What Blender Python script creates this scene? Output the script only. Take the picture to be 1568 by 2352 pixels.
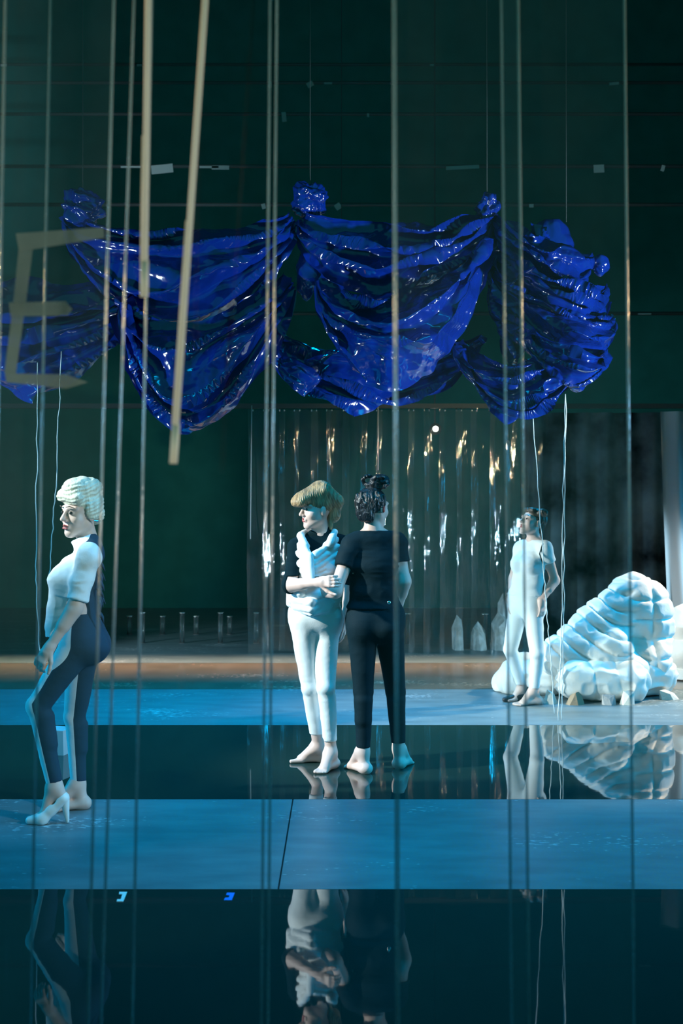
import bpy, math, random
import numpy as np
from mathutils import Vector
# ---------------------------------------------------------------- clear
for o in list(bpy.data.objects): bpy.data.objects.remove(o, do_unlink=True)
S = bpy.context.scene
COL = S.collection
# ---------------------------------------------------------------- camera
F_PX, CAM_H, HZ = 2614.0, 1.66, 1150.0
cam = bpy.data.cameras.new('camera'); cam_o = bpy.data.objects.new('camera', cam); COL.objects.link(cam_o)
cam_o.location = (0, 0, CAM_H); cam_o.rotation_euler = (math.pi/2, 0, 0)
cam.sensor_fit = 'VERTICAL'; cam.sensor_height = 36.0; cam.lens = F_PX/2352*36
cam.shift_y = -(1176-HZ)/2352
cam.clip_start = 0.05; cam.clip_end = 60
cam.dof.use_dof = True; cam.dof.focus_distance = 7.0; cam.dof.aperture_fstop = 2.5
S.camera = cam_o
# ---------------------------------------------------------------- world
W = bpy.data.worlds.new('teal_ambient_fill'); S.world = W; W.use_nodes = True
bg = W.node_tree.nodes['Background']; bg.inputs[0].default_value = (0.012, 0.165, 0.155, 1); bg.inputs[1].default_value = 1.0  # even teal ambient added to lift the dark tones, no visible source
# ---------------------------------------------------------------- lights
def aim(o, tgt):
    d = Vector(tgt)-Vector(o.location); o.rotation_euler = d.to_track_quat('-Z', 'Y').to_euler()
def spot(name, loc, tgt, energy, color, angle=40, blend=.5, size=.12):
    l = bpy.data.lights.new(name, 'SPOT'); l.energy = energy; l.color = color
    l.spot_size = math.radians(angle); l.spot_blend = blend; l.shadow_soft_size = size
    o = bpy.data.objects.new(name, l); COL.objects.link(o); o.location = loc; aim(o, tgt); return o
def area(name, loc, tgt, energy, color, sx, sy, spread=180):
    l = bpy.data.lights.new(name, 'AREA'); l.energy = energy; l.color = color
    l.shape = 'RECTANGLE'; l.size = sx; l.size_y = sy; l.spread = math.radians(spread)
    o = bpy.data.objects.new(name, l); COL.objects.link(o); o.location = loc; aim(o, tgt); return o
COOL = (0.92, 1.0, 0.95)
spot('key_boom_left', (-5.2, 5.3, 3.7), (0.0, 7.15, 0.95), 3100, COOL, 25, .6)
spot('key_spot_house_right', (4.4, 2.4, 3.6), (-1.45, 6.0, 0.95), 950, COOL, 17, .5)
spot('boom_spot_left', (-5.6, 7.9, 2.2), (2.1, 9.5, 0.6), 2900, COOL, 24, .5)
spot('boom_spot_right', (5.6, 6.6, 1.5), (0.4, 7.05, 1.0), 260, COOL, 20, .5)
spot('drape_spot_right', (5.2, 4.6, 1.2), (1.3, 7.8, 2.9), 2600, (0.7, .9, 1.0), 30, .7)
spot('drape_spot_left', (-5.4, 5.4, 1.0), (-1.4, 7.8, 2.8), 1100, (0.7, .9, 1.0), 30, .7)
spot('warm_spot_back_right', (5.4, 10.8, 3.4), (2.7, 9.8, 0.8), 1500, (1.0, .72, .38), 34, .6)
area('blue_boom_left', (-6.0, 7.7, 2.1), (-1.8, 7.7, 0.0), 60, (0.0, 0.50, 1.0), 6.5, .5, 72)
area('blue_boom_right', (6.0, 7.7, 2.1), (1.8, 7.7, 0.0), 80, (0.0, 0.50, 1.0), 6.5, .5, 72)
area('blue_overhead_wash', (0.3, 5.3, 5.2), (0.3, 5.6, 0), 55, (0.0, 0.48, 1.0), 2.6, .5, 80)
area('blue_back_wash', (-0.3, 10.9, 5.6), (-0.3, 9.0, 0), 120, (0.0, 0.48, 1.0), 4.5, .4, 64)
area('warm_floor_batten', (-0.6, 12.2, 2.5), (-0.6, 11.45, 0), 85, (1.0, .62, .34), 9, .06, 40)
spot('curtain_spot_cool_right', (4.3, 9.8, 1.1), (0.7, 12.6, 0.7), 330, (.55, .85, 1.0), 50, .6, .1)
spot('curtain_spot_warm_right', (4.6, 9.2, 2.35), (1.0, 12.4, 2.05), 420, (1.0, .75, .42), 26, .6, .06)
spot('curtain_spot_cool_left', (-4.6, 10.2, 1.0), (-1.0, 13.2, 0.7), 520, (.65, .9, 1.0), 50, .6, .1)
spot('panel_edge_spot_warm', (-4.6, 2.6, 3.6), (0.2, 3.0, 2.35), 330, (1.0, .60, .26), 26, .8, .05)
spot('panel_edge_spot_warm_right', (4.6, 2.6, 3.5), (0.3, 3.0, 2.35), 330, (1.0, .66, .34), 26, .8, .05)
spot('panel_edge_spot_blue', (-4.6, 2.6, 1.9), (0.2, 3.0, 1.5), 170, (0.25, .65, 1.0), 44, .9, .05)
spot('panel_edge_spot_blue_right', (4.6, 2.6, 2.1), (0.2, 3.0, 1.5), 170, (0.25, .62, 1.0), 44, .9, .05)
spot('tape_mark_fill_spot', (-2.6, 1.6, 4.4), (-.70, 4.78, 0), 130, COOL, 13, .5)  # added fill to whiten the floor tape mark, no such lamp seen
spot('rod_spot_left', (-2.2, 0.9, 0.5), (-.52, 2.55, 2.2), 60, (1.0, .70, .38), 50, .7, .05)
spot('rod_spot_right', (1.2, 0.7, 0.6), (-.46, 2.55, 2.1), 75, (.95, 1.0, .92), 40, .7, .05)
# ---------------------------------------------------------------- exposure
S.view_settings.view_transform = 'Standard'; S.view_settings.look = 'None'
S.view_settings.gamma = 1.0; S.view_settings.exposure = 0.0; S.view_settings.use_curve_mapping = False
try: S.cycles.transparent_max_bounces = 32
except Exception: pass
# ================================================================ helpers
ORG = {}
def V(*a): return np.array(a, float)
def P(x, y, d): return V((x-784)*d/F_PX, d, CAM_H-(y-HZ)*d/F_PX)
def nrm(v): v = np.asarray(v, float); return v/np.linalg.norm(v)
def lerp(a, b, t): return np.asarray(a)*(1-t)+np.asarray(b)*t
def tag(o, label, cat, group=None, kind=None):
    if label: o['label'] = label
    if cat: o['category'] = cat
    if group: o['group'] = group
    if kind: o['kind'] = kind
    return o
def empty(name, loc):
    o = bpy.data.objects.new(name, None); COL.objects.link(o); o.location = loc; o.empty_display_size = .1
    ORG[o.name] = np.array(loc, float); return o
def mk(name, v, f, mat, parent=None, smooth=True, attr=None, origin=None):
    """v: world coordinates, f: (N,3|4) array or list of faces"""
    v = np.asarray(v, np.float32)
    org = ORG[parent.name] if parent is not None else (np.array(origin, float) if origin is not None else np.zeros(3))
    me = bpy.data.meshes.new(name)
    if isinstance(f, np.ndarray):
        n, k = f.shape
        me.vertices.add(len(v)); me.vertices.foreach_set('co', (v-org).astype(np.float32).ravel())
        me.loops.add(n*k); me.loops.foreach_set('vertex_index', f.astype(np.int32).ravel())
        me.polygons.add(n); me.polygons.foreach_set('loop_start', np.arange(0, n*k, k, dtype=np.int32))
        me.update(calc_edges=True)
    else:
        me.from_pydata([tuple(p) for p in (v-org)], [], [tuple(q) for q in f])
    me.validate()
    if smooth: me.polygons.foreach_set('use_smooth', np.ones(len(me.polygons), bool))
    if attr is not None:
        a = me.attributes.new('side', 'FLOAT', 'POINT'); a.data.foreach_set('value', np.asarray(attr, np.float32))
    me.materials.append(mat); me.update()
    o = bpy.data.objects.new(name, me); COL.objects.link(o)
    if parent is not None: o.parent = parent; ORG[o.name] = org
    else: o.location = org; ORG[o.name] = org
    return o
class MB:
    def __init__(s): s.v = []; s.f = []
    def box(s, lo, hi):
        b = len(s.v); x0, y0, z0 = lo; x1, y1, z1 = hi
        s.v += [(x0,y0,z0),(x1,y0,z0),(x1,y1,z0),(x0,y1,z0),(x0,y0,z1),(x1,y0,z1),(x1,y1,z1),(x0,y1,z1)]
        s.f += [tuple(b+i for i in q) for q in ((3,2,1,0),(4,5,6,7),(0,1,5,4),(1,2,6,5),(2,3,7,6),(3,0,4,7))]; return s
    def hexa(s, pts):          # 8 points: bottom 4, top 4
        b = len(s.v); s.v += [tuple(p) for p in pts]
        s.f += [tuple(b+i for i in q) for q in ((3,2,1,0),(4,5,6,7),(0,1,5,4),(1,2,6,5),(2,3,7,6),(3,0,4,7))]; return s
    def tube(s, pts, rad, n=8, cap=True):
        pts = [np.asarray(p, float) for p in pts]; b = len(s.v)
        rads = rad if hasattr(rad, '__len__') else [rad]*len(pts)
        ref = V(0,0,1) if abs(nrm(pts[-1]-pts[0])[2]) < .9 else V(1,0,0)
        for i, p in enumerate(pts):
            t = nrm(pts[min(i+1, len(pts)-1)]-pts[max(i-1, 0)])
            u = nrm(np.cross(t, ref)); w = np.cross(t, u)
            for k in range(n):
                a = 2*math.pi*k/n; s.v.append(tuple(p+(u*math.cos(a)+w*math.sin(a))*rads[i]))
        for i in range(len(pts)-1):
            for k in range(n):
                k2 = (k+1) % n
                s.f.append((b+i*n+k, b+i*n+k2, b+(i+1)*n+k2, b+(i+1)*n+k))
        if cap:
            s.f.append(tuple(b+k for k in range(n))[::-1]); e = b+(len(pts)-1)*n; s.f.append(tuple(e+k for k in range(n)))
        return s
    def build(s, name, mat, parent=None, smooth=False, origin=None): return mk(name, s.v, s.f, mat, parent, smooth, None, origin)
# ---------------------------------------------------------------- noise
def vnoise(p, seed=0):
    p = np.asarray(p, float); i = np.floor(p).astype(np.int64); f = p-i; f = f*f*(3-2*f)
    def h(a, b, c):
        n = (a*374761393 + b*668265263 + c*2147483647 + seed*974634777) & 0xffffffff
        n = ((n ^ (n >> 13))*1274126177) & 0xffffffff; n = (n ^ (n >> 16)) & 0xffffffff
        n = (n*2246822519) & 0xffffffff; n ^= n >> 15
        return (n & 0xffffff)/float(0xffffff)
    x, y, z = i[..., 0], i[..., 1], i[..., 2]; fx, fy, fz = f[..., 0], f[..., 1], f[..., 2]
    r = 0
    for dx in (0, 1):
        for dy in (0, 1):
            for dz in (0, 1):
                w = (fx if dx else 1-fx)*(fy if dy else 1-fy)*(fz if dz else 1-fz)
                r = r+w*h(x+dx, y+dy, z+dz)
    return r
def ridge(p, seed=0): return 1-np.abs(2*vnoise(p, seed)-1)
# ---------------------------------------------------------------- implicit surfaces -> one continuous mesh
def cap(a, b, ra, rb=None, k=.02, L=None, sx=1.0, op=1):
    return dict(t='c', a=np.asarray(a, float), b=np.asarray(b, float), ra=ra, rb=ra if rb is None else rb, k=k, L=None if L is None else nrm(L), sx=sx, op=op)
def ell(c, r, R=None, k=.02, op=1):
    return dict(t='e', c=np.asarray(c, float), r=np.asarray(r, float)*np.ones(3), R=np.eye(3) if R is None else np.asarray(R, float), k=k, op=op)
def inflate(prims, off, k=None):
    out = []
    for p in prims:
        q = dict(p)
        if q['op'] < 0: continue
        if q['t'] == 'c': q['ra'] = q['ra']+off; q['rb'] = q['rb']+off
        else: q['r'] = q['r']+off
        if k is not None: q['k'] = k
        out.append(q)
    return out
def pb(p):
    if p['t'] == 'c':
        r = max(p['ra'], p['rb'])*max(1, p['sx']); return np.minimum(p['a'], p['b'])-r, np.maximum(p['a'], p['b'])+r
    r = p['r'].max(); return p['c']-r, p['c']+r
def peval(p, X, Y, Z):
    if p['t'] == 'c':
        a, b = p['a'], p['b']; x, y, z = X-a[0], Y-a[1], Z-a[2]; ab = b-a
        if p['L'] is not None:
            L = p['L']; q = (1-1/p['sx']); m = (x*L[0]+y*L[1]+z*L[2])*q
            x, y, z = x-m*L[0], y-m*L[1], z-m*L[2]; ab = ab-L*(ab@L)*q
        t = np.clip((x*ab[0]+y*ab[1]+z*ab[2])/max(ab@ab, 1e-9), 0, 1)
        return np.sqrt((x-t*ab[0])**2+(y-t*ab[1])**2+(z-t*ab[2])**2)-(p['ra']+(p['rb']-p['ra'])*t)
    c, R, r = p['c'], p['R'], p['r']; x, y, z = X-c[0], Y-c[1], Z-c[2]
    u = (x*R[0,0]+y*R[0,1]+z*R[0,2])/r[0]; v = (x*R[1,0]+y*R[1,1]+z*R[1,2])/r[1]; w = (x*R[2,0]+y*R[2,1]+z*R[2,2])/r[2]
    k0 = np.sqrt(u*u+v*v+w*w)+1e-9; k1 = np.sqrt((u/r[0])**2+(v/r[1])**2+(w/r[2])**2)+1e-9
    return k0*(k0-1)/k1
def sdf_mesh(prims, h, post=None):
    pos = [p for p in prims if p['op'] > 0]
    lo = np.min([pb(p)[0] for p in pos], 0)-4*h; hi = np.max([pb(p)[1] for p in pos], 0)+4*h
    n = np.ceil((hi-lo)/h).astype(int)+1
    ax = [(lo[i]+h*np.arange(n[i])).astype(np.float32) for i in range(3)]
    f = np.full(n, 1.0, np.float32)
    for p in prims:
        l, u = pb(p); m = max(p['k'], 0)+3*h
        s = [slice(max(0, int((l[i]-m-lo[i])/h)), min(n[i], int((u[i]+m-lo[i])/h)+2)) for i in range(3)]
        X = ax[0][s[0]][:, None, None]; Y = ax[1][s[1]][None, :, None]; Z = ax[2][s[2]][None, None, :]
        d = peval(p, X, Y, Z).astype(np.float32); a = f[s[0], s[1], s[2]]; k = max(p['k'], 1e-4)
        if p['op'] > 0:
            t = np.clip(.5+.5*(d-a)/k, 0, 1); f[s[0], s[1], s[2]] = d*(1-t)+a*t-k*t*(1-t)
        else:
            d = -d; t = np.clip(.5-.5*(d-a)/k, 0, 1); f[s[0], s[1], s[2]] = d*(1-t)+a*t+k*t*(1-t)
    if post is not None: f = post(ax[0][:, None, None], ax[1][None, :, None], ax[2][None, None, :], f).astype(np.float32)
    f[0] = f[-1] = 1; f[:, 0] = f[:, -1] = 1; f[:, :, 0] = f[:, :, -1] = 1
    sg = (f < 0)
    c = np.zeros(np.array(f.shape)-1, np.uint8)
    cs = [(i, j, k) for i in (0, 1) for j in (0, 1) for k in (0, 1)]
    for (i, j, k) in cs: c += sg[i:c.shape[0]+i, j:c.shape[1]+j, k:c.shape[2]+k]
    I = np.argwhere((c > 0) & (c < 8)); vid = np.full(c.shape, -1, np.int32); vid[I[:, 0], I[:, 1], I[:, 2]] = np.arange(len(I))
    val = np.stack([f[I[:, 0]+i, I[:, 1]+j, I[:, 2]+k] for (i, j, k) in cs], 1)
    acc = np.zeros((len(I), 3)); cnt = np.zeros(len(I))
    for a in range(8):
        for b in range(a+1, 8):
            da = np.array(cs[b])-np.array(cs[a])
            if np.abs(da).sum() != 1: continue
            m = (val[:, a] < 0) != (val[:, b] < 0)
            t = val[m, a]/(val[m, a]-val[m, b]); acc[m] += np.array(cs[a])+t[:, None]*da; cnt[m] += 1
    v = lo+h*(I+acc/cnt[:, None])
    faces = []
    for axis in range(3):
        o1, o2 = [(1, 2), (2, 0), (0, 1)][axis]
        sl0 = [slice(1, -1)]*3; sl1 = [slice(1, -1)]*3; sl0[axis] = slice(0, -1); sl1[axis] = slice(1, None)
        A = sg[tuple(sl0)]; B = sg[tuple(sl1)]; E = np.argwhere(A != B); fl = A[E[:, 0], E[:, 1], E[:, 2]]
        off = np.ones(3, int); off[axis] = 0; E = E+off
        q = []
        for (d1, d2) in ((-1, -1), (0, -1), (0, 0), (-1, 0)):
            e = E.copy(); e[:, o1] += d1; e[:, o2] += d2; q.append(vid[e[:, 0], e[:, 1], e[:, 2]])
        q = np.stack(q, 1); q[~fl] = q[~fl][:, ::-1]; faces.append(q)
    return v, np.concatenate(faces)
def normals(v, f):
    a = v[f[:, 2]]-v[f[:, 0]]; b = v[f[:, 3]]-v[f[:, 1]]; n = np.cross(a, b); r = np.zeros_like(v)
    for i in range(4): np.add.at(r, f[:, i], n)
    return r/(np.linalg.norm(r, axis=1, keepdims=True)+1e-12)
def relax(v, f, it=2, w=.5):
    e = np.concatenate([f[:, [0, 1]], f[:, [1, 2]], f[:, [2, 3]], f[:, [3, 0]]])
    for _ in range(it):
        s = np.zeros_like(v); c = np.bincount(e[:, 0], minlength=len(v)).astype(float)
        for i in range(3): s[:, i] = np.bincount(e[:, 0], v[e[:, 1], i], minlength=len(v))
        v = v*(1-w)+w*s/np.maximum(c, 1)[:, None]
    return v
def ball(c, r, nu=16, nv=10, R=None):
    r = np.asarray(r, float)*np.ones(3); v = []; f = []
    for j in range(nv+1):
        th = math.pi*j/nv
        for i in range(nu):
            ph = 2*math.pi*i/nu; v.append((math.sin(th)*math.cos(ph), math.sin(th)*math.sin(ph), math.cos(th)))
    v = np.array(v)*r
    if R is not None: v = v@np.asarray(R)
    for j in range(nv):
        for i in range(nu): f.append((j*nu+i, (j+1)*nu+i, (j+1)*nu+(i+1) % nu, j*nu+(i+1) % nu))
    return v+np.asarray(c), np.array(f)
def gridfaces(nu, nv):
    i, j = np.meshgrid(np.arange(nu-1), np.arange(nv-1), indexing='ij'); a = (i*nv+j).ravel()
    return np.stack([a, a+nv, a+nv+1, a+1], 1)
# ---------------------------------------------------------------- materials
def mat(name, col, rough=.6, spec=.5, metal=0, coat=0, bump=0, bscale=60, bstretch=(1, 1, 1), var=0, vscale=8, col2=None, sheen=0, trans=0, vor=False, detail=4):
    m = bpy.data.materials.new(name); m.use_nodes = True; nt = m.node_tree; b = nt.nodes['Principled BSDF']
    b.inputs['Base Color'].default_value = (*col, 1); b.inputs['Roughness'].default_value = rough
    b.inputs['Metallic'].default_value = metal; b.inputs['Specular IOR Level'].default_value = spec
    b.inputs['Coat Weight'].default_value = coat; b.inputs['Coat Roughness'].default_value = .08
    if sheen: b.inputs['Sheen Weight'].default_value = sheen
    tc = nt.nodes.new('ShaderNodeTexCoord'); mp = nt.nodes.new('ShaderNodeMapping'); mp.inputs['Scale'].default_value = bstretch
    nt.links.new(tc.outputs['Object'], mp.inputs[0])
    if col2 is not None or var:
        n = nt.nodes.new('ShaderNodeTexNoise'); n.inputs['Scale'].default_value = vscale; n.inputs['Detail'].default_value = 5
        nt.links.new(mp.outputs[0], n.inputs['Vector'])
        r = nt.nodes.new('ShaderNodeValToRGB'); r.color_ramp.elements[0].position = .35; r.color_ramp.elements[1].position = .65
        c2 = col2 if col2 is not None else tuple(min(1, c*(1+var)) for c in col)
        c1 = col if col2 is not None else tuple(c*(1-var) for c in col)
        r.color_ramp.elements[0].color = (*c1, 1); r.color_ramp.elements[1].color = (*c2, 1)
        nt.links.new(n.outputs[0], r.inputs[0]); nt.links.new(r.outputs[0], b.inputs['Base Color'])
    if bump:
        if vor:
            n = nt.nodes.new('ShaderNodeTexVoronoi'); n.inputs['Scale'].default_value = bscale; n.feature = 'F1'; out = n.outputs['Distance']
            w = nt.nodes.new('ShaderNodeTexNoise'); w.inputs['Scale'].default_value = bscale*.6; w.inputs['Detail'].default_value = 2
            nt.links.new(mp.outputs[0], w.inputs['Vector'])
            ad = nt.nodes.new('ShaderNodeMixRGB'); ad.inputs[0].default_value = .12
            nt.links.new(mp.outputs[0], ad.inputs[1]); nt.links.new(w.outputs['Color'], ad.inputs[2]); nt.links.new(ad.outputs[0], n.inputs['Vector'])
        else:
            n = nt.nodes.new('ShaderNodeTexNoise'); n.inputs['Scale'].default_value = bscale; n.inputs['Detail'].default_value = detail; out = n.outputs[0]
            nt.links.new(mp.outputs[0], n.inputs['Vector'])
        bp = nt.nodes.new('ShaderNodeBump'); bp.inputs['Strength'].default_value = bump; bp.inputs['Distance'].default_value = .01
        nt.links.new(out, bp.inputs['Height']); nt.links.new(bp.outputs[0], b.inputs['Normal'])
    return m
def mat_split(name, cfront, cback, rough=.75):
    m = mat(name, cfront, rough, .12, bump=.12, bscale=180); nt = m.node_tree; b = nt.nodes['Principled BSDF']
    a = nt.nodes.new('ShaderNodeAttribute'); a.attribute_name = 'side'
    g = nt.nodes.new('ShaderNodeMath'); g.operation = 'GREATER_THAN'; g.inputs[1].default_value = 0
    mx = nt.nodes.new('ShaderNodeMixRGB'); mx.inputs[1].default_value = (*cback, 1); mx.inputs[2].default_value = (*cfront, 1)
    nt.links.new(a.outputs['Fac'], g.inputs[0]); nt.links.new(g.outputs[0], mx.inputs[0]); nt.links.new(mx.outputs[0], b.inputs['Base Color'])
    return m
def mat_clear(name, tint=(.97, .99, 1), gloss=.5, rough=.02, dust=.0, bump=0, bscale=3, bstretch=(1, 1, 1), dcol=(.75, .8, .82)):
    m = bpy.data.materials.new(name); m.use_nodes = True; nt = m.node_tree; nt.nodes.clear(); N = nt.nodes.new
    out = N('ShaderNodeOutputMaterial'); tr = N('ShaderNodeBsdfTransparent'); tr.inputs[0].default_value = (*tint, 1)
    gl = N('ShaderNodeBsdfGlossy'); gl.inputs['Roughness'].default_value = rough; gl.inputs[0].default_value = (1, 1, 1, 1)
    lw = N('ShaderNodeFresnel'); lw.inputs[0].default_value = 1.45
    mul = N('ShaderNodeMath'); mul.operation = 'MULTIPLY'; mul.inputs[1].default_value = gloss*2
    mx = N('ShaderNodeMixShader'); nt.links.new(lw.outputs[0], mul.inputs[0]); nt.links.new(mul.outputs[0], mx.inputs[0])
    nt.links.new(tr.outputs[0], mx.inputs[1]); nt.links.new(gl.outputs[0], mx.inputs[2])
    last = mx
    tc = N('ShaderNodeTexCoord'); mp = N('ShaderNodeMapping'); mp.inputs['Scale'].default_value = bstretch; nt.links.new(tc.outputs['Object'], mp.inputs[0])
    if bump:
        n = N('ShaderNodeTexNoise'); n.inputs['Scale'].default_value = bscale; nt.links.new(mp.outputs[0], n.inputs['Vector'])
        bp = N('ShaderNodeBump'); bp.inputs['Strength'].default_value = bump; bp.inputs['Distance'].default_value = .02
        nt.links.new(n.outputs[0], bp.inputs['Height']); nt.links.new(bp.outputs[0], gl.inputs['Normal'])
    if dust:
        df = N('ShaderNodeBsdfDiffuse'); df.inputs[0].default_value = (*dcol, 1)
        n = N('ShaderNodeTexNoise'); n.inputs['Scale'].default_value = 5; n.inputs['Detail'].default_value = 6; nt.links.new(tc.outputs['Object'], n.inputs['Vector'])
        mm = N('ShaderNodeMath'); mm.operation = 'MULTIPLY'; mm.inputs[1].default_value = dust*2; nt.links.new(n.outputs[0], mm.inputs[0])
        m2 = N('ShaderNodeMixShader'); nt.links.new(mm.outputs[0], m2.inputs[0]); nt.links.new(last.outputs[0], m2.inputs[1]); nt.links.new(df.outputs[0], m2.inputs[2]); last = m2
    nt.links.new(last.outputs[0], out.inputs[0]); return m
M = dict(
    skin=mat('skin', (.72, .50, .43), .5, .4, bump=.05, bscale=120),
    white=mat('white_cotton', (.86, .88, .88), .8, .2, bump=.1, bscale=160),
    black=mat('black_jersey', (.003, .015, .021), .9, .1, bump=.12, bscale=160),
    split=mat_split('white_front_navy_back_jersey', (.86, .88, .88), (.004, .016, .023)),
    denim=mat_split('white_front_denim_back', (.86, .88, .88), (.02, .05, .085)),
    hairblond=mat('platinum_hair', (.70, .66, .52), .35, .5, bump=.7, bscale=30, bstretch=(3, 3, .6), var=.18, vscale=14),
    hairbrown=mat('light_brown_hair', (.36, .235, .125), .38, .5, bump=.9, bscale=34, bstretch=(3, 1, .7), var=.4, vscale=20),
    hairdark=mat('black_hair', (.008, .008, .01), .26, .7, bump=1.0, bscale=40, bstretch=(2.5, 2.5, .8)),
    lips=mat('lips', (.42, .09, .09), .4), brow=mat('eyebrow', (.05, .035, .025), .7), eye=mat('eye_dark', (.02, .018, .016), .1, .8), eyew=mat('eye_white', (.7, .7, .7), .2),
    red=mat('red_ear_oval', (.55, .03, .015), .4), chrome=mat('silver', (.8, .8, .8), .2, metal=1),
    shoe=mat('white_leather', (.86, .87, .84), .35, .5, bump=.03, bscale=90), dshoe=mat('dark_shoe', (.02, .022, .025), .5),
    blue=mat('blue_plastic_sheet', (.002, .018, .21), .13, .8, coat=.6, bump=.22, bscale=9, vor=True),
    duvet=mat('white_quilt', (.84, .83, .79), .55, .35, bump=.25, bscale=30, var=.04),
    foamb=mat('brown_foam', (.34, .25, .17), .8, .2, bump=.6, bscale=40), foamg=mat('grey_foam', (.36, .37, .38), .8, .2, bump=.6, bscale=40),
    foam=mat('white_foam', (.72, .70, .64), .8, .2, bump=.6, bscale=40), rock=mat('pale_rock', (.85, .85, .8), .9, .2, bump=.9, bscale=30, var=.3, vscale=12),
    rope=mat('white_string', (.8, .84, .85), .7), rod=mat('cream_painted_rod', (.78, .72, .6), .5, .4, bump=.1, bscale=50),
    wall=mat('teal_cast_wall', (.033, .225, .205), .95, .05, bump=.1, bscale=14, var=.08, vscale=3),  # teal cast of the ambient light put into the wall colour
    metal=mat('black_metal', (.07, .075, .078), .45, .5), tagm=mat('grey_tape', (.4, .45, .45), .6),
    matte=mat('matte_black_vinyl', (.12, .17, .19), .42, .45, bump=.1, bscale=60, col2=(.17, .23, .25), vscale=4, bstretch=(.7, 2.2, 1)),
    gloss=mat('gloss_black_vinyl', (.012, .034, .030), .025, .6, bump=.012, bscale=5, bstretch=(.6, 2.0, 1)),
    brown=mat('satin_brown_vinyl', (.13, .105, .08), .22, .5, bump=.05, bscale=20, col2=(.18, .145, .11), vscale=3),
    base=mat('stage_boards', (.02, .02, .02), .8, .2),
    smoke=mat('mottled_backdrop_cloth', (.004, .008, .012), .95, .05, col2=(.22, .32, .38), vscale=1.6, bump=.2, bscale=20),
    curtain=mat('white_gauze_curtain', (.30, .32, .34), .85, .2, bump=.1, bscale=60),
    tape=mat_clear('grey_translucent_tape', tint=(.8, .8, .76), gloss=.02, rough=.3, dust=.5, dcol=(.32, .38, .36)), tapew=mat('white_tape', (.8, .82, .82), .7), tapeb=mat('blue_tape', (.01, .22, .85), .7),
    edge=mat_clear('polished_acrylic_edge', tint=(.90, .95, .97), gloss=3.0, rough=.2, dust=.25, bump=.15, bscale=12, bstretch=(1, 1, 3), dcol=(.75, .82, .84)),
    panel=mat_clear('clear_acrylic', gloss=.13, rough=.01), panelh=mat_clear('dusty_acrylic', tint=(.93, .97, .98), gloss=.22, rough=.02, dust=.016),
    strip=mat_clear('clear_pvc_strip', tint=(.88, .92, .93), gloss=.7, rough=.045, dust=.03, bump=.5, bscale=9, bstretch=(4, 4, .35)),
    tubem=mat_clear('clear_tube', tint=(.9, .94, .95), gloss=.8, rough=.08, dust=.03),
    palebox=mat('pale_blue_box', (.5, .58, .62), .6),
)
def flecks(m, col, scale=30, thr=.72):
    nt = m.node_tree; b = nt.nodes['Principled BSDF']; src = b.inputs['Base Color'].links[0].from_socket
    tc = nt.nodes.new('ShaderNodeTexCoord'); mp = nt.nodes.new('ShaderNodeMapping'); mp.inputs['Scale'].default_value = (.7, 1.6, 1); nt.links.new(tc.outputs['Object'], mp.inputs[0])
    n = nt.nodes.new('ShaderNodeTexNoise'); n.inputs['Scale'].default_value = scale; n.inputs['Detail'].default_value = 3; nt.links.new(mp.outputs[0], n.inputs['Vector'])
    n2 = nt.nodes.new('ShaderNodeTexNoise'); n2.inputs['Scale'].default_value = 1.3; nt.links.new(mp.outputs[0], n2.inputs['Vector'])
    ad = nt.nodes.new('ShaderNodeMath'); ad.operation = 'ADD'; nt.links.new(n.outputs[0], ad.inputs[0]); nt.links.new(n2.outputs[0], ad.inputs[1])
    r = nt.nodes.new('ShaderNodeMapRange'); r.inputs['From Min'].default_value = thr+.5; r.inputs['From Max'].default_value = thr+.56; nt.links.new(ad.outputs[0], r.inputs['Value'])
    mx = nt.nodes.new('ShaderNodeMixRGB'); nt.links.new(r.outputs[0], mx.inputs[0]); nt.links.new(src, mx.inputs[1]); mx.inputs[2].default_value = (*col, 1); nt.links.new(mx.outputs[0], b.inputs['Base Color'])
flecks(M['matte'], (.5, .55, .58)); flecks(M['brown'], (.5, .45, .35))
# ================================================================ the setting
def struct(o): o['kind'] = 'structure'; return o
fl = struct(MB().box((-9, -1, -.12), (9, 18, -.004)).build('floor', M['base']))
rows = [(1.2, 4.86, 'gloss', None), (4.865, 6.325, 'matte', -.27), (6.33, 8.42, 'gloss', None), (8.425, 10.02, 'matte', None), (10.025, 11.65, 'brown', None), (11.655, 17.6, 'matte', None)]
for (a, b, mm, seam) in rows:
    xs = [(-7.4, 7.4)] if seam is None else [(-7.4, seam-.004), (seam+.004, 7.4)]
    for (x0, x1) in xs: MB().box((x0, a, -.004), (x1, b, 0)).build('vinyl_strip', M[mm], fl)
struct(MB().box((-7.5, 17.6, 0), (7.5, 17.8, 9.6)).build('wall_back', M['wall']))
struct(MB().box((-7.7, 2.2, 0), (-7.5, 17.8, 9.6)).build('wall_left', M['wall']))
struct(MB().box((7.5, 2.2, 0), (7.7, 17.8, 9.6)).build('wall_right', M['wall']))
struct(MB().box((-7.7, 6.0, 9.6), (7.7, 17.8, 9.75)).build('ceiling', M['wall']))
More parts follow.
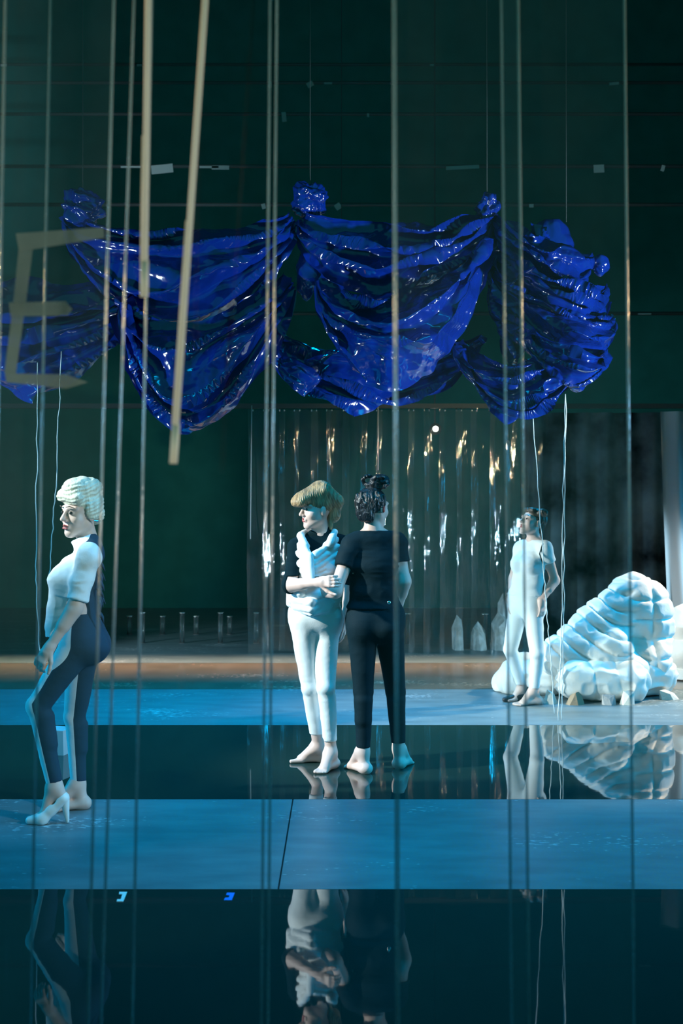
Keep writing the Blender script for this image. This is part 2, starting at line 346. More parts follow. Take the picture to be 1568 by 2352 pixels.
# fly battens with scraps of tape
def batten(y, d, tags, label):
    z = P(0, y, d)[2]; t = empty('fly_batten', (0, d, z)); tag(t, label, 'pipe')
    MB().tube([(-7.45, d, z), (7.45, d, z)], .022, 8).build('pipe', M['metal'], t, True)
    for (x, w, hgt, ang) in tags:
        c = P(x, y, d-.03); s = d/F_PX; ca, sa = math.cos(ang), math.sin(ang); hw, hh = w*s/2, hgt*s/2
        q = []
        for zz in (-hh, hh):
            for (xx, yy) in ((-hw, 0), (hw, 0), (hw, .004), (-hw, .004)):
                q.append((c[0]+xx*ca-zz*sa, c[1]+yy, c[2]-hh*.6+xx*sa+zz*ca))
        MB().hexa(q).build('tape_scrap', M['tagm'], t)
batten(148, 15.5, [(320, 12, 5, 0), (993, 12, 4, 0), (8, 14, 5, 0)], 'dark fly pipe highest across the top of the stage')
batten(190, 14.6, [(712, 15, 12, .5), (753, 18, 4, 0), (620, 8, 14, 0), (1410, 22, 6, .1)], 'dark fly pipe second from the top of the stage')
batten(262, 13.8, [(652, 10, 22, .1), (845, 5, 8, 0)], 'dark fly pipe with one pale upright scrap of tape')
batten(382, 13.2, [(1062, 76, 8, .05), (480, 44, 5, 0), (300, 46, 4, 0), (1375, 24, 18, .05), (1522, 8, 14, -.3), (372, 50, 20, .1), (506, 40, 9, 0)], 'dark fly pipe with long grey tape strips above the blue drapery')
batten(470, 12.8, [(776, 14, 14, .6), (605, 9, 12, .3), (1220, 10, 8, 0)], 'dark fly pipe just behind the blue knots')
batten(720, 13.6, [(1480, 30, 3, 0), (820, 10, 12, 0)], 'dark fly pipe behind the middle of the blue drapery')

# ================================================================ people
def hand(wr, dirv, nv, side, curl=(.3, .35), size=1.0, spread=.06, thumb=.6):
    """wr wrist point, dirv hand direction, nv palm normal, side +1 if thumb lies along cross(dirv,nv)"""
    d = nrm(dirv); n = nrm(np.asarray(nv)-d*(np.asarray(nv)@d)); s = np.cross(d, n)*side; pr = []
    L = size
    pr.append(cap(wr, wr+d*.03*L, .024*L, .026*L, .02, s, 1.15))
    for o in (-.024, -.008, .008, .024): pr.append(cap(wr+d*.02*L+s*o*.7*L, wr+d*.082*L+s*o*L, .0125*L, .0105*L, .012))
    for i, (o, ln) in enumerate(((.027, .066), (.009, .075), (-.009, .070), (-.026, .054))):
        p = wr+d*.08*L+s*o*L; a = 0; dd = d+s*o*spread*20
        for j, fr in enumerate((.45, .32, .23)):
            a += curl[0] if j == 0 else curl[1]
            q = p+(nrm(dd)*math.cos(a)+n*math.sin(a))*ln*fr*L
            pr.append(cap(p, q, (.0088-.0008*j)*L, (.0083-.0008*j)*L, .004)); p = q
    p = wr+d*.022*L+s*.024*L
    for j, (ln, t) in enumerate(((.042, thumb), (.032, thumb*.6), (.026, thumb*.35))):
        q = p+(d*math.cos(t)+s*math.sin(t)+n*.25)*ln*L; pr.append(cap(p, q, (.0125-.0018*j)*L, (.0112-.0018*j)*L, .006)); p = q
    return pr
def head_prims(c, fw, up, sc=1.0):
    fw = nrm(fw); up = nrm(np.asarray(up)-fw*(np.asarray(up)@fw)); rt = np.cross(fw, up); R = np.stack([rt, fw, up])
    def g(x, y, z): return c+(rt*x+fw*y+up*z)*sc
    pr = [ell(g(0, -.014, .03), np.array((.074, .094, .086))*sc, R, .02), ell(g(0, .028, -.028), np.array((.061, .064, .082))*sc, R, .03),
          cap(g(0, .066, -.098), g(0, .06, -.09), .019*sc, .022*sc, .02)]
    for s in (-1, 1):
        pr += [cap(g(s*.052, .0, -.055), g(s*.012, .062, -.097), .017*sc, .017*sc, .025), ell(g(s*.038, .056, -.03), .024*sc, None, .02),
               cap(g(s*.048, .068, .026), g(s*.012, .086, .024), .011*sc, .011*sc, .012),
               ell(g(s*.032, .097, .004), np.array((.017, .014, .011))*sc, R, .008, -1),
               ell(g(s*.031, .074, .003), .0135*sc, None, .004),
               ell(g(s*.077, -.008, -.008), np.array((.010, .019, .031))*sc, R, .006)]
    pr += [cap(g(0, .09, .012), g(0, .111, -.028), .0075*sc, .012*sc, .010), ell(g(.012, .099, -.033), .0085*sc, None, .006), ell(g(-.012, .099, -.033), .0085*sc, None, .006),
           cap(g(-.017, .086, -.059), g(.017, .086, -.059), .0075*sc, .0075*sc, .008), cap(g(-.014, .085, -.069), g(.014, .085, -.069), .0075*sc, .0075*sc, .008)]
    return pr, g, R
def limb(a, b, c, r, k=.03): return [cap(a, b, r[0], r[1], k), cap(b, c, r[1], r[2], k)]
def foot_prims(ank, heel, toe, bare=True, side=1):
    d = np.array(toe)-heel; ln = np.linalg.norm(d); d = d/ln; s = np.cross(d, V(0, 0, 1))*side; u = V(0, 0, 1)
    hz = heel+u*.03
    pr = [cap(ank, hz+d*.02, .036, .034, .03), ell(hz, (.03, .034, .03), None, .02), cap(ank+d*.03-u*.01, heel+d*ln*.66+u*.026, .034, .024, .03, s, 1.2),
          cap(hz, heel+d*ln*.7+u*.020, .028, .020, .02, s, 1.5)]
    for i, (o, e, r) in enumerate(((.026, 1.0, .0125), (.011, .99, .0095), (-.001, .96, .009), (-.013, .92, .0085), (-.024, .87, .008))):
        pr.append(cap(heel+d*ln*.66+s*o+u*.016, heel+d*ln*(e-.03)+s*o*1.15+u*r, r+.002, r, .008))
    return pr
def make_person(J):
    """returns groups of primitives"""
    G = {}
    up = nrm(J['chest']-J['pelvis']); F = nrm(np.asarray(J['F'])-up*(np.asarray(J['F'])@up)); Rr = np.cross(F, up)      # her right
    pel, che, nb = J['pelvis'], J['chest'], J['neck']; wa = lerp(pel, che, .52); k = J.get('k', 1.0)
    G['torso'] = [cap(pel, wa, .100*k, .080*k, .04, Rr, 1.5), cap(wa, che, .080*k, .092*k, .04, Rr, 1.42), cap(che, lerp(che, nb, .72), .092*k, .058*k, .04, Rr, 1.55)]
    for s in (-1, 1): G['torso'] += [ell(che+F*.062+Rr*s*.062-up*.012, .056*k, None, .03)]
    G['hips'] = [cap(pel, pel-up*.04, .104*k, .096*k, .04, Rr, 1.52)]
    for s in (-1, 1): G['hips'] += [ell(pel-F*.045+Rr*s*.068-up*.055, .086*k, None, .04)]
    for s, n in ((1, 'r'), (-1, 'l')):
        sh, el, wr = J['sh_'+n], J['el_'+n], J['wr_'+n]
        G['torso'] += [cap(lerp(nb, sh, .25)-up*.02, sh, .046*k, .046*k, .04)]
        G['arm_'+n] = limb(sh, el, wr, (.047*k, .037*k, .025*k)) + [cap(lerp(el, wr, .12), lerp(el, wr, .45), .037*k, .033*k, .02)]
        hp, kn, an = J['hip_'+n], J['kn_'+n], J['an_'+n]
        G['leg_'+n] = [cap(hp, kn, .083*k, .052*k, .008), cap(kn, an, .050*k, .034*k, .008), cap(lerp(kn, an, .15)-F*.016, lerp(kn, an, .48)-F*.012, .047*k, .041*k, .012), ell(kn+F*.008, .05*k, None, .012)]
    G['neck'] = [cap(nb-up*.02, J['headc']-nrm(J['Fh'])*.015-V(0, 0, .05), .056, .05, .03)]
    for s, n in ((1, 'r'), (-1, 'l')): G['neck'] += [cap(nb+up*.03, lerp(nb, J['sh_'+n], .7)+up*.012, .034, .034, .03)]
    hp, g, R = head_prims(J['headc'], J['Fh'], J.get('Uh', (0, 0, 1)), J.get('hs', 1.0)); G['head'] = hp
    return G, g, R, up, F, Rr
def face_parts(root, g, R, sc=1.0, eyes=True):
    for s in (-1, 1):
        v, f = ball(g(s*.031, .0805, .003), .0098*sc, 10, 8); mk('eye', v, f, M['eye'], root)
        MB().tube([g(s*.05, .075, .026), g(s*.034, .0925, .034), g(s*.016, .0985, .030)], [.0018, .0032, .0028], 6).build('eyebrow', M['brow'], root, True)
    v, f = sdf_mesh([cap(g(-.018, .086, -.0585), g(0, .0955, -.056), .003, .0055, .004), cap(g(.018, .086, -.0585), g(0, .0955, -.056), .003, .0055, .004), cap(g(-.012, .090, -.069), g(.012, .090, -.069), .0055, .0055, .004)], .002)
    mk('lips', v, f, M['lips'], root)
def polyside(v, pts, F, off=0):
    """signed distance to a seam running along a polyline: positive on the F side"""
    best = np.full(len(v), 1e9); sd = np.zeros(len(v))
    for a, b in zip(pts[:-1], pts[1:]):
        ab = b-a; t = np.clip((v-a)@ab/(ab@ab), 0, 1); c = a+t[:, None]*ab; d = np.linalg.norm(v-c, axis=1)
        s = (v-c)@nrm(F)-off; m = d < best; best[m] = d[m]; sd[m] = s[m]
    return sd, best
def legside(v, J, Fr, Fl, off=0, Fp=None, offp=None):
    s1, d1 = polyside(v, [J['hip_r'], J['kn_r'], J['an_r']], Fr, off); s2, d2 = polyside(v, [J['hip_l'], J['kn_l'], J['an_l']], Fl, off)
    s = np.where(d1 < d2, s1, s2)
    if Fp is not None:
        t = np.clip((v[:, 2]-(J['hip_r'][2]-.08))/.12, 0, 1); s = s*(1-t)+t*((v-J['pelvis'])@nrm(Fp)-offp)
    return s
def wrinkled(v, f, amp, freq, seed=0):
    n = normals(v, f); return v+n*(amp*(vnoise(v*np.asarray(freq), seed)-.5)*2+amp*.5*(ridge(v*np.asarray(freq)*2.1+7, seed+1)-.5))[:, None]
def cutz(zmin=None, zmax=None, extra=None):
    def f(X, Y, Z, d):
        if zmin is not None: d = np.maximum(d, zmin-Z)
        if zmax is not None: d = np.maximum(d, Z-zmax)
        if extra is not None: d = np.maximum(d, extra(X, Y, Z))
        return d
    return f
def plane(p, n):
    n = nrm(n); return lambda X, Y, Z: (X-p[0])*n[0]+(Y-p[1])*n[1]+(Z-p[2])*n[2]
def sleeve_cut(sh, el, t, rad=.078):
    p = lerp(sh, el, t); n = nrm(el-sh)
    def f(X, Y, Z):
        x, y, z = X-p[0], Y-p[1], Z-p[2]; a = x*n[0]+y*n[1]+z*n[2]; r = np.sqrt(np.maximum(x*x+y*y+z*z-a*a, 0)); return np.where(r < rad, a, -1.)
    return f
H = .0048
# ---------------------------------------------------------------- platinum-haired woman, left
def person_left():
    J = dict(headc=P(186, 1178, 6.0), Fh=(-.64, -.77, -.02), Uh=(.07, 0, 1), neck=P(208, 1262, 6.0), chest=P(176, 1325, 6.0), pelvis=P(190, 1462, 6.0), F=(-1, -.12, 0),
             sh_l=P(204, 1278, 5.84), sh_r=P(200, 1278, 6.17), el_l=P(172, 1395, 5.80), wr_l=P(114, 1487, 5.76), el_r=P(196, 1400, 6.26), wr_r=P(165, 1480, 6.3),
             hip_l=P(176, 1488, 5.91), kn_l=P(88, 1622, 5.86), an_l=P(126, 1805, 5.86), hip_r=P(190, 1488, 6.09), kn_r=P(172, 1645, 6.14), an_r=P(180, 1800, 6.14), hs=1.06)
    G, g, R, up, F, Rr = make_person(J)
    heel_r = P(196, 0, 6.14); heel_r[2] = 0; toe_r = P(100, 0, 6.06); toe_r[2] = 0
    heel_l = J['an_l']+V(.035, 0, -.06); ball_l = P(92, 0, 5.84); ball_l[2] = .02
    body = sum([G[k] for k in ('leg_l', 'leg_r', 'hips', 'torso', 'neck', 'arm_l', 'arm_r', 'head')], [])
    body += hand(J['wr_l'], P(86, 1528, 5.74)-J['wr_l'], V(.25, .9, -.25), 1, (.55, .5), 1.0)
    body += hand(J['wr_r'], V(-.3, .1, -1), V(-.6, -.6, 0), 1, (.3, .3))
    body += foot_prims(J['an_r'], heel_r, toe_r, True, -1)
    body += [cap(J['an_l'], heel_l, .036, .032, .03), cap(J['an_l']+V(-.015, 0, -.02), lerp(heel_l, ball_l, .75)+V(0, 0, .02), .034, .024, .03), cap(lerp(heel_l, ball_l, .7), ball_l+V(-.05, 0, .0), .024, .014, .02)]
    root = empty('person', (J['pelvis'][0], 6.0, 0))
    tag(root, 'pale-haired woman in a white top standing in profile at left, one white heeled shoe', 'person')
    v, f = sdf_mesh(body, H); mk('body', v, f, M['skin'], root)
    # leggings
    pr = inflate(G['leg_l']+G['leg_r']+G['hips']+G['torso'][:1], .006)
    cutl = plane(J['an_l']+V(0, 0, .02), J['an_l']-J['kn_l'])
    v, f = sdf_mesh(pr, .006, cutz(J['an_r'][2]+.005, J['pelvis'][2]+.13, lambda X, Y, Z: np.where(Y < 6.0, cutl(X, Y, Z), -1.)))
    v = wrinkled(v, f, .0028, (14, 14, 16), 3)
    sd = legside(v, J, (-1, -.10, -.1), (-1, .22, -.25), .002, (-1, -.05, 0), .03)
    mk('leggings', v, f, M['denim'], root, attr=sd)
    # top
    pr = inflate(G['torso'], .012) + inflate(G['hips'][:1], .012) + [cap(J['sh_l'], J['el_l'], .062, .054, .03), cap(J['sh_r'], J['el_r'], .06, .054, .03),
          cap(J['neck']-up*.02, J['neck']+V(-.035, -.01, .05), .068, .062, .02), cap(P(140, 1335, 6), P(138, 1520, 6), .06, .09, .05, Rr, 1.5)]
    pr += inflate(G['neck'][1:], .012)
    cl = plane(lerp(J['sh_l'], J['el_l'], .86), J['el_l']-J['sh_l']); cr = plane(lerp(J['sh_r'], J['el_r'], .86), J['el_r']-J['sh_r']); cn = plane(J['neck']+V(-.03, 0, .065), V(-.35, 0, 1))
    hem = plane(P(140, 1458, 6), V(.12, 0, -1))
    def ex(X, Y, Z):
        d = np.maximum(hem(X, Y, Z), cn(X, Y, Z))
        d = np.where(Y < 5.89, np.maximum(d, cl(X, Y, Z)), d); return np.where(Y > 6.115, np.maximum(d, cr(X, Y, Z)), d)
    v, f = sdf_mesh(pr, .006, cutz(extra=ex)); v = wrinkled(v, f, .006, (11, 11, 20), 11)
    armd = polyside(v, [J['sh_l'], J['el_l']], F)[1]
    xs = P(198, 1300, 6.0)[0]
    sd = np.where((armd < .075) & (v[:, 2] > lerp(J['sh_l'], J['el_l'], .95)[2]), .1, xs-v[:, 0]+ (v[:, 2]-J['chest'][2])*.15)
    mk('top', v, f, M['denim'], root, attr=sd)
    # torn denim edge hanging at the back
    m = MB(); rnd = random.Random(4)
    for i in range(30):
        a = P(226+rnd.uniform(-6, 4), 1275+i*7.5, 6.0+rnd.uniform(-.09, .09)); m.tube([a, a+V(.012, 0, -.02), a+V(rnd.uniform(.012, .035), -.01, -.05)], [.013, .010, .002], 5)
    m.build('torn_fringe', mat('torn_denim', (.02, .05, .085), .9), root, True)['kind'] = 'stuff'
    # shoe
    so = [cap(heel_l+V(.004, 0, -.004), lerp(heel_l, ball_l, .5)+V(0, 0, -.004), .036, .030, .02), cap(lerp(heel_l, ball_l, .5), ball_l+V(.01, 0, .012), .030, .032, .02), cap(ball_l+V(.01, 0, .01), ball_l+V(-.055, 0, .0), .033, .020, .02)]
    hl_pr = [cap(heel_l+V(.016, 0, -.018), V(heel_l[0]+.030, heel_l[1], .008), .024, .009, .02)]
    foot_in = [cap(J['an_l'], lerp(heel_l, ball_l, .4)+V(-.0, 0, .035), .040, .030, .005, None, 1, -1), cap(lerp(heel_l, ball_l, .2)+V(-.01, 0, .05), ball_l+V(.0, 0, .045), .028, .020, .005, None, 1, -1)]
    v, f = sdf_mesh(so+foot_in, .004, cutz(0.001)); sh = mk('high_heel_shoe', v, f, M['shoe'], root); sh['label'] = 'white high-heeled shoe'
    v, f = sdf_mesh(hl_pr, .004, cutz(0.001)); mk('heel', v, f, M['shoe'], sh)
    # hair
    def hs(x, y, z): return g(x*1.06, y*1.06, z*1.06)
    pr = [ell(hs(0, -.02, .05), (.088, .106, .090), R, .02), cap(hs(-.055, .062, .068), hs(.05, .068, .078), .030, .032, .02), ell(hs(0, .02, .115), (.080, .080, .058), R, .03),
          ell(hs(0, -.03, .12), (.082, .085, .055), R, .03), ell(hs(-.074, -.018, .018), (.020, .052, .055), R, .010), ell(hs(.074, -.018, .018), (.020, .052, .055), R, .010), ell(hs(0, -.075, -.005), (.075, .04, .06), R, .02),
          ell(hs(0, .115, -.02), (.075, .05, .075), R, .01, -1)]
    v, f = sdf_mesh(pr, .0045); n = normals(v, f); loc = (v-J['headc'])@R.T
    v = v+n*(.0020*np.sin((loc[:, 2]*1.0+loc[:, 1]*.35)*300+vnoise(v*30)*5))[:, None]
    mk('hair', v, f, M['hairblond'], root)
    MB().tube([hs(-.083, -.012, -.032), hs(-.090, -.03, -.034)], .004, 6).build('ear_clip', M['chrome'], root)
    face_parts(root, lambda x, y, z: hs(x, y, z), R)
person_left()
# ---------------------------------------------------------------- woman with swept pompadour, centre
def person_centre():
    J = dict(headc=P(727, 1170, 7.08), Fh=(-.88, -.47, -.03), Uh=(0.04, 0, 1), neck=P(738, 1236, 7.12), chest=P(731, 1298, 7.1), pelvis=P(724, 1412, 7.1), F=(-.30, -.95, 0),
             sh_r=P(682, 1256, 7.06), sh_l=P(786, 1252, 7.17), el_r=P(666, 1345, 6.98), wr_r=P(733, 1337, 6.80), el_l=P(806, 1345, 7.32), wr_l=P(790, 1425, 7.3),
             hip_r=P(697, 1428, 7.08), kn_r=P(713, 1578, 7.1), an_r=P(731, 1715, 7.2), hip_l=P(748, 1428, 7.12), kn_l=P(748, 1578, 7.02), an_l=P(760, 1728, 7.06))
    G, g, R, up, F, Rr = make_person(J)
    hr = P(744, 0, 7.24); hr[2] = 0; tr = P(666, 0, 7.22); tr[2] = 0
    hl = P(766, 0, 7.08); hl[2] = 0; tl = P(733, 0, 6.90); tl[2] = 0
    body = sum([G[k] for k in ('leg_l', 'leg_r', 'hips', 'torso', 'neck', 'arm_l', 'arm_r', 'head')], [])
    body += hand(J['wr_r'], P(760, 1335, 6.73)-J['wr_r'], V(.25, 1, -.1), -1, (.45, .62), 1.05, .07, .8)
    body += hand(J['wr_l'], V(0, 0, -1), V(-1, 0, 0), -1)
    body += foot_prims(J['an_r'], hr, tr, True, -1)+foot_prims(J['an_l'], hl, tl, True, 1)
    root = empty('person', (J['pelvis'][0], 7.1, 0))
    tag(root, 'woman with swept-up light brown hair and white draped vest, facing left in the centre', 'person')
    v, f = sdf_mesh(body, H); mk('body', v, f, M['skin'], root)
    pr = inflate(G['leg_l']+G['leg_r']+G['hips']+G['torso'][:1], .006)
    zr, zl = P(0, 1686, 7.18)[2], P(0, 1700, 7.06)[2]; xm = P(745, 1600, 7.1)[0]
    v, f = sdf_mesh(pr, .006, cutz(None, J['pelvis'][2]+.13, lambda X, Y, Z: np.where(X < xm, zr-Z, zl-Z)+0*Y)); v = wrinkled(v, f, .0025, (14, 14, 16), 5)
    sd = legside(v, J, F, (-.45, -.9, 0), -.035, F, -.03); mk('leggings', v, f, M['split'], root, attr=sd)
    # black turtleneck with sleeves to the elbow
    pr = inflate(G['torso'], .007)+inflate(G['arm_r']+G['arm_l'], .007)+[cap(J['neck'], J['neck']+V(-.01, -.005, .055), .062, .057, .02)]+inflate(G['neck'][1:], .007)
    cr = plane(J['el_r']+V(.01, 0, -.0), nrm(J['wr_r']-J['el_r'])); cl = plane(J['el_l'], J['wr_l']-J['el_l']); cn = plane(J['neck']+V(-.01, 0, .06), V(-.2, 0, 1))
    xr, xl = P(700, 1300, 7)[0], P(785, 1300, 7.2)[0]
    def ex(X, Y, Z):
        d = cn(X, Y, Z); d = np.where((X < P(735, 1300, 6.9)[0]) & (Y < 7.02+0*Z) & (Z < J['el_r'][2]+.06), np.maximum(d, cr(X, Y, Z)), d); return np.where((X > xl) & (Z < J['sh_l'][2]-.1), np.maximum(d, cl(X, Y, Z)), d)
    v, f = sdf_mesh(pr, .006, cutz(J['pelvis'][2]+.02, None, ex)); v = wrinkled(v, f, .004, (10, 10, 26), 8); mk('turtleneck', v, f, M['black'], root)
    # white draped vest: padded rolls gathered along a central twist
    D = 6.98
    pr = inflate(G['torso'][:5], .010, .03)
    Q = lambda x, y, d=D: P(x, y, d)
    twist = [cap(Q(712, 1276, 6.915), Q(714, 1328, 6.885), .020, .025, .012), cap(Q(700, 1258, 6.95), Q(713, 1285, 6.91), .02, .018, .012)]
    rolls = [((690, 1232, 7.05), (700, 1255, 6.97), .026), ((687, 1252, 7.02), (706, 1278, 6.94), .026), ((682, 1268, 7.02), (708, 1290, 6.93), .022), ((683, 1290, 7.01), (708, 1305, 6.93), .026), ((686, 1308, 7.01), (710, 1318, 6.93), .022), ((692, 1322, 7.0), (712, 1326, 6.93), .02),
             ((766, 1225, 7.10), (757, 1248, 7.0), .024), ((772, 1240, 7.08), (722, 1276, 6.93), .022), ((774, 1256, 7.06), (722, 1292, 6.92), .021), ((776, 1272, 7.05), (722, 1305, 6.92), .021), ((776, 1290, 7.04), (722, 1314, 6.92), .019), ((776, 1306, 7.03), (724, 1324, 6.92), .019),
             ((690, 1228, 7.05), (712, 1222, 7.2), .025), ((768, 1222, 7.1), (745, 1222, 7.22), .025),
             ((664, 1356, 7.06), (690, 1362, 6.97), .026), ((666, 1366, 7.05), (735, 1366, 6.93), .024), ((735, 1366, 6.93), (778, 1356, 7.04), .024), ((668, 1378, 7.05), (715, 1384, 6.92), .024), ((715, 1384, 6.92), (778, 1366, 7.04), .022), ((678, 1392, 7.03), (715, 1399, 6.93), .022), ((715, 1399, 6.93), (776, 1376, 7.04), .02), ((696, 1404, 7.0), (716, 1410, 6.95), .016), ((716, 1410, 6.95), (756, 1394, 6.98), .014), ((664, 1345, 7.08), (664, 1385, 7.08), .018)]
    for a, b, r in rolls: pr.append(cap(Q(*a), Q(*b), r*.85, r*1.05, .005))
    pr += [cap(Q(720, 1355, 7.06), Q(720, 1385, 7.06), .105, .10, .03, Rr, 1.45)]
    v, f = sdf_mesh(pr, .006, cutz(P(0, 1412, 6.95)[2]-.02, J['neck'][2]+.06, lambda X, Y, Z: .0-np.sqrt((X-J['neck'][0])**2+(Y-J['neck'][1])**2)+.06*(Z > J['neck'][2]-.06)))
    v = wrinkled(v, f, .005, (16, 16, 34), 21); vest = mk('draped_vest', v, f, M['white'], root)
    v, f = sdf_mesh(twist, .005); v = wrinkled(v, f, .004, (20, 20, 8), 4); mk('central_twist', v, f, M['white'], vest)
    # hair
    pr = [ell(g(0, -.02, .045), (.085, .105, .082), R, .02), cap(g(0, .10, .070), g(0, -.03, .115), .045, .058, .03, R[0], 1.5), cap(g(0, -.03, .115), g(0, -.125, .045), .058, .055, .03, R[0], 1.4),
          cap(g(-.03, .128, .050), g(.03, .128, .05), .032, .032, .02), ell(g(0, -.11, -.03), (.06, .05, .06), R, .03), cap(g(-.03, -.085, -.06), g(-.04, -.075, -.12), .02, .01, .02)]
    v, f = sdf_mesh(pr, .0045); n = normals(v, f); loc = (v-J['headc'])@R.T
    v = v+n*(.0014*np.sin((loc[:, 0]*1.0+loc[:, 1]*.9-loc[:, 2]*.3)*420+vnoise(v*25)*4))[:, None]; mk('hair', v, f, M['hairbrown'], root)
    face_parts(root, g, R)
person_centre()
# ---------------------------------------------------------------- dark-haired woman seen from behind
def person_back():
    J = dict(headc=P(858, 1165, 7.0), Fh=(.68, .72, -.05), Uh=(.0, 0, 1), neck=P(858, 1226, 6.99), chest=P(858, 1298, 7.0), pelvis=P(862, 1418, 7.0), F=(.06, 1, 0),
             sh_l=P(808, 1250, 6.98), sh_r=P(910, 1247, 7.03), el_l=P(770, 1358, 6.86), wr_l=P(728, 1362, 7.0), el_r=P(928, 1335, 7.0), wr_r=P(914, 1398, 7.14),
             hip_l=P(832, 1440, 6.98), kn_l=P(834, 1588, 6.97), an_l=P(834, 1726, 6.95), hip_r=P(892, 1440, 7.02), kn_r=P(908, 1588, 7.07), an_r=P(915, 1720, 7.09), k=1.04)
    G, g, R, up, F, Rr = make_person(J)
    hl = P(841, 0, 6.92); hl[2] = 0; tl = P(792, 0, 7.10); tl[2] = 0
    hr = P(915, 0, 7.05); hr[2] = 0; tr = P(944, 0, 7.22); tr[2] = 0
    body = sum([G[k] for k in ('leg_l', 'leg_r', 'hips', 'torso', 'neck', 'arm_l', 'arm_r', 'head')], [])
    body += hand(J['wr_l'], V(-.6, .8, .1), V(.3, .3, .9), -1, (.3, .3))+hand(J['wr_r'], V(-.3, .5, -.7), V(-1, 0, 0), 1, (.3, .3))
    body += foot_prims(J['an_l'], hl, tl, True, 1)+foot_prims(J['an_r'], hr, tr, True, -1)
    root = empty('person', (J['pelvis'][0], 7.0, 0))
    tag(root, 'woman in black short-sleeved top with dark looped bun, seen from behind in the centre', 'person')
    v, f = sdf_mesh(body, H); mk('body', v, f, M['skin'], root)
    pr = inflate(G['leg_l']+G['leg_r']+G['hips']+G['torso'][:1], .007)
    v, f = sdf_mesh(pr, .006, cutz(P(0, 1714, 6.98)[2], J['pelvis'][2]+.13)); v = wrinkled(v, f, .0025, (14, 14, 16), 9)
    sd = legside(v, J, (-.25, 1, 0), (.3, 1, 0), .026, F, .03); mk('trousers', v, f, M['split'], root, attr=sd)
    pr = inflate(G['torso'], .013)+inflate(G['hips'][:1], .012)+[cap(J['sh_l'], J['el_l'], .064, .056, .03), cap(J['sh_r'], J['el_r'], .062, .056, .03)]+inflate(G['neck'][1:], .010)
    cl = sleeve_cut(J['sh_l'], J['el_l'], .50); cr = sleeve_cut(J['sh_r'], J['el_r'], .52)
    ex = lambda X, Y, Z: np.maximum(cl(X, Y, Z), cr(X, Y, Z))
    v, f = sdf_mesh(pr, .006, cutz(P(0, 1396, 7)[2], P(0, 1219, 7)[2], ex)); v = wrinkled(v, f, .007, (9, 9, 20), 31)
    sd = .045-(v-J['chest'])@F*1.0; sd = -sd+.0
    mk('top', v, f, M['split'], root, attr=sd-.005)
    v, f = ball(P(893, 1384, 6.87), (.012, .006, .012), 10, 6); mk('button', v, f, M['chrome'], root)
    pr = [ell(g(0, -.026, .035), (.087, .100, .088), R, .02), ell(g(0, -.08, -.03), (.066, .042, .065), R, .03), ell(g(.03, -.07, -.07), (.03, .025, .03), R, .02)]
    rnd = random.Random(2)
    for i in range(26):
        a = rnd.uniform(-2.6, 2.6)-math.pi/2; z0 = rnd.uniform(.0, .10); p = [g(.092*math.cos(a)*math.sqrt(max(0.1, 1-((z0-.035)/.1)**2)), -.026+.104*math.sin(a)*math.sqrt(max(.1, 1-((z0-.035)/.1)**2)), z0)]
        if math.sin(a) > .25: continue
        b = a+rnd.uniform(-.4, .4); z1 = z0-.06; p.append(g(.092*math.cos(b)*math.sqrt(max(0.1, 1-((z1-.035)/.1)**2)), -.028+.104*math.sin(b)*math.sqrt(max(.1, 1-((z1-.035)/.1)**2)), z1)); pr.append(cap(p[0], p[1], .009, .007, .006))
    # loops of the bun
    bc = P(863, 1108, 6.98)
    def loop(c, rx, rz, tilt, r):
        pts = [c+V(rx*math.cos(t)*math.cos(tilt), rx*math.cos(t)*math.sin(tilt)+.02*math.sin(t*2), rz*math.sin(t)) for t in np.linspace(0, 2*math.pi, 14)]
        return [cap(pts[i], pts[i+1], r, r, .006) for i in range(13)]
    bun = loop(bc+V(.022, 0, 0), .052, .030, .1, .013)+loop(bc+V(-.045, 0, .012), .036, .026, -.2, .011)+loop(bc+V(.03, -.01, .02), .046, .018, .5, .011)+loop(bc+V(.01, .02, -.018), .05, .022, .9, .011)+[cap(bc+V(0, 0, -.01), g(0, -.02, .1), .022, .04, .02)]
    v, f = sdf_mesh(pr, .004); n = normals(v, f); v = v+n*(.002*np.sin(vnoise(v*np.array((30, 30, 10)))*22))[:, None]; hr_o = mk('hair', v, f, M['hairdark'], root)
    v, f = sdf_mesh(bun, .004); n = normals(v, f); v = v+n*(.002*np.sin(vnoise(v*np.array((30, 30, 10)))*22))[:, None]; mk('bun', v, f, M['hairdark'], hr_o)
    v, f = ball(g(.086, -.004, -.012), (.006, .012, .022), 10, 8, R); e = mk('ear_oval', v, f, M['red'], root); e['label'] = 'small red oval over the ear'  # small red oval laid over the ear
    face_parts(root, g, R)
person_back()
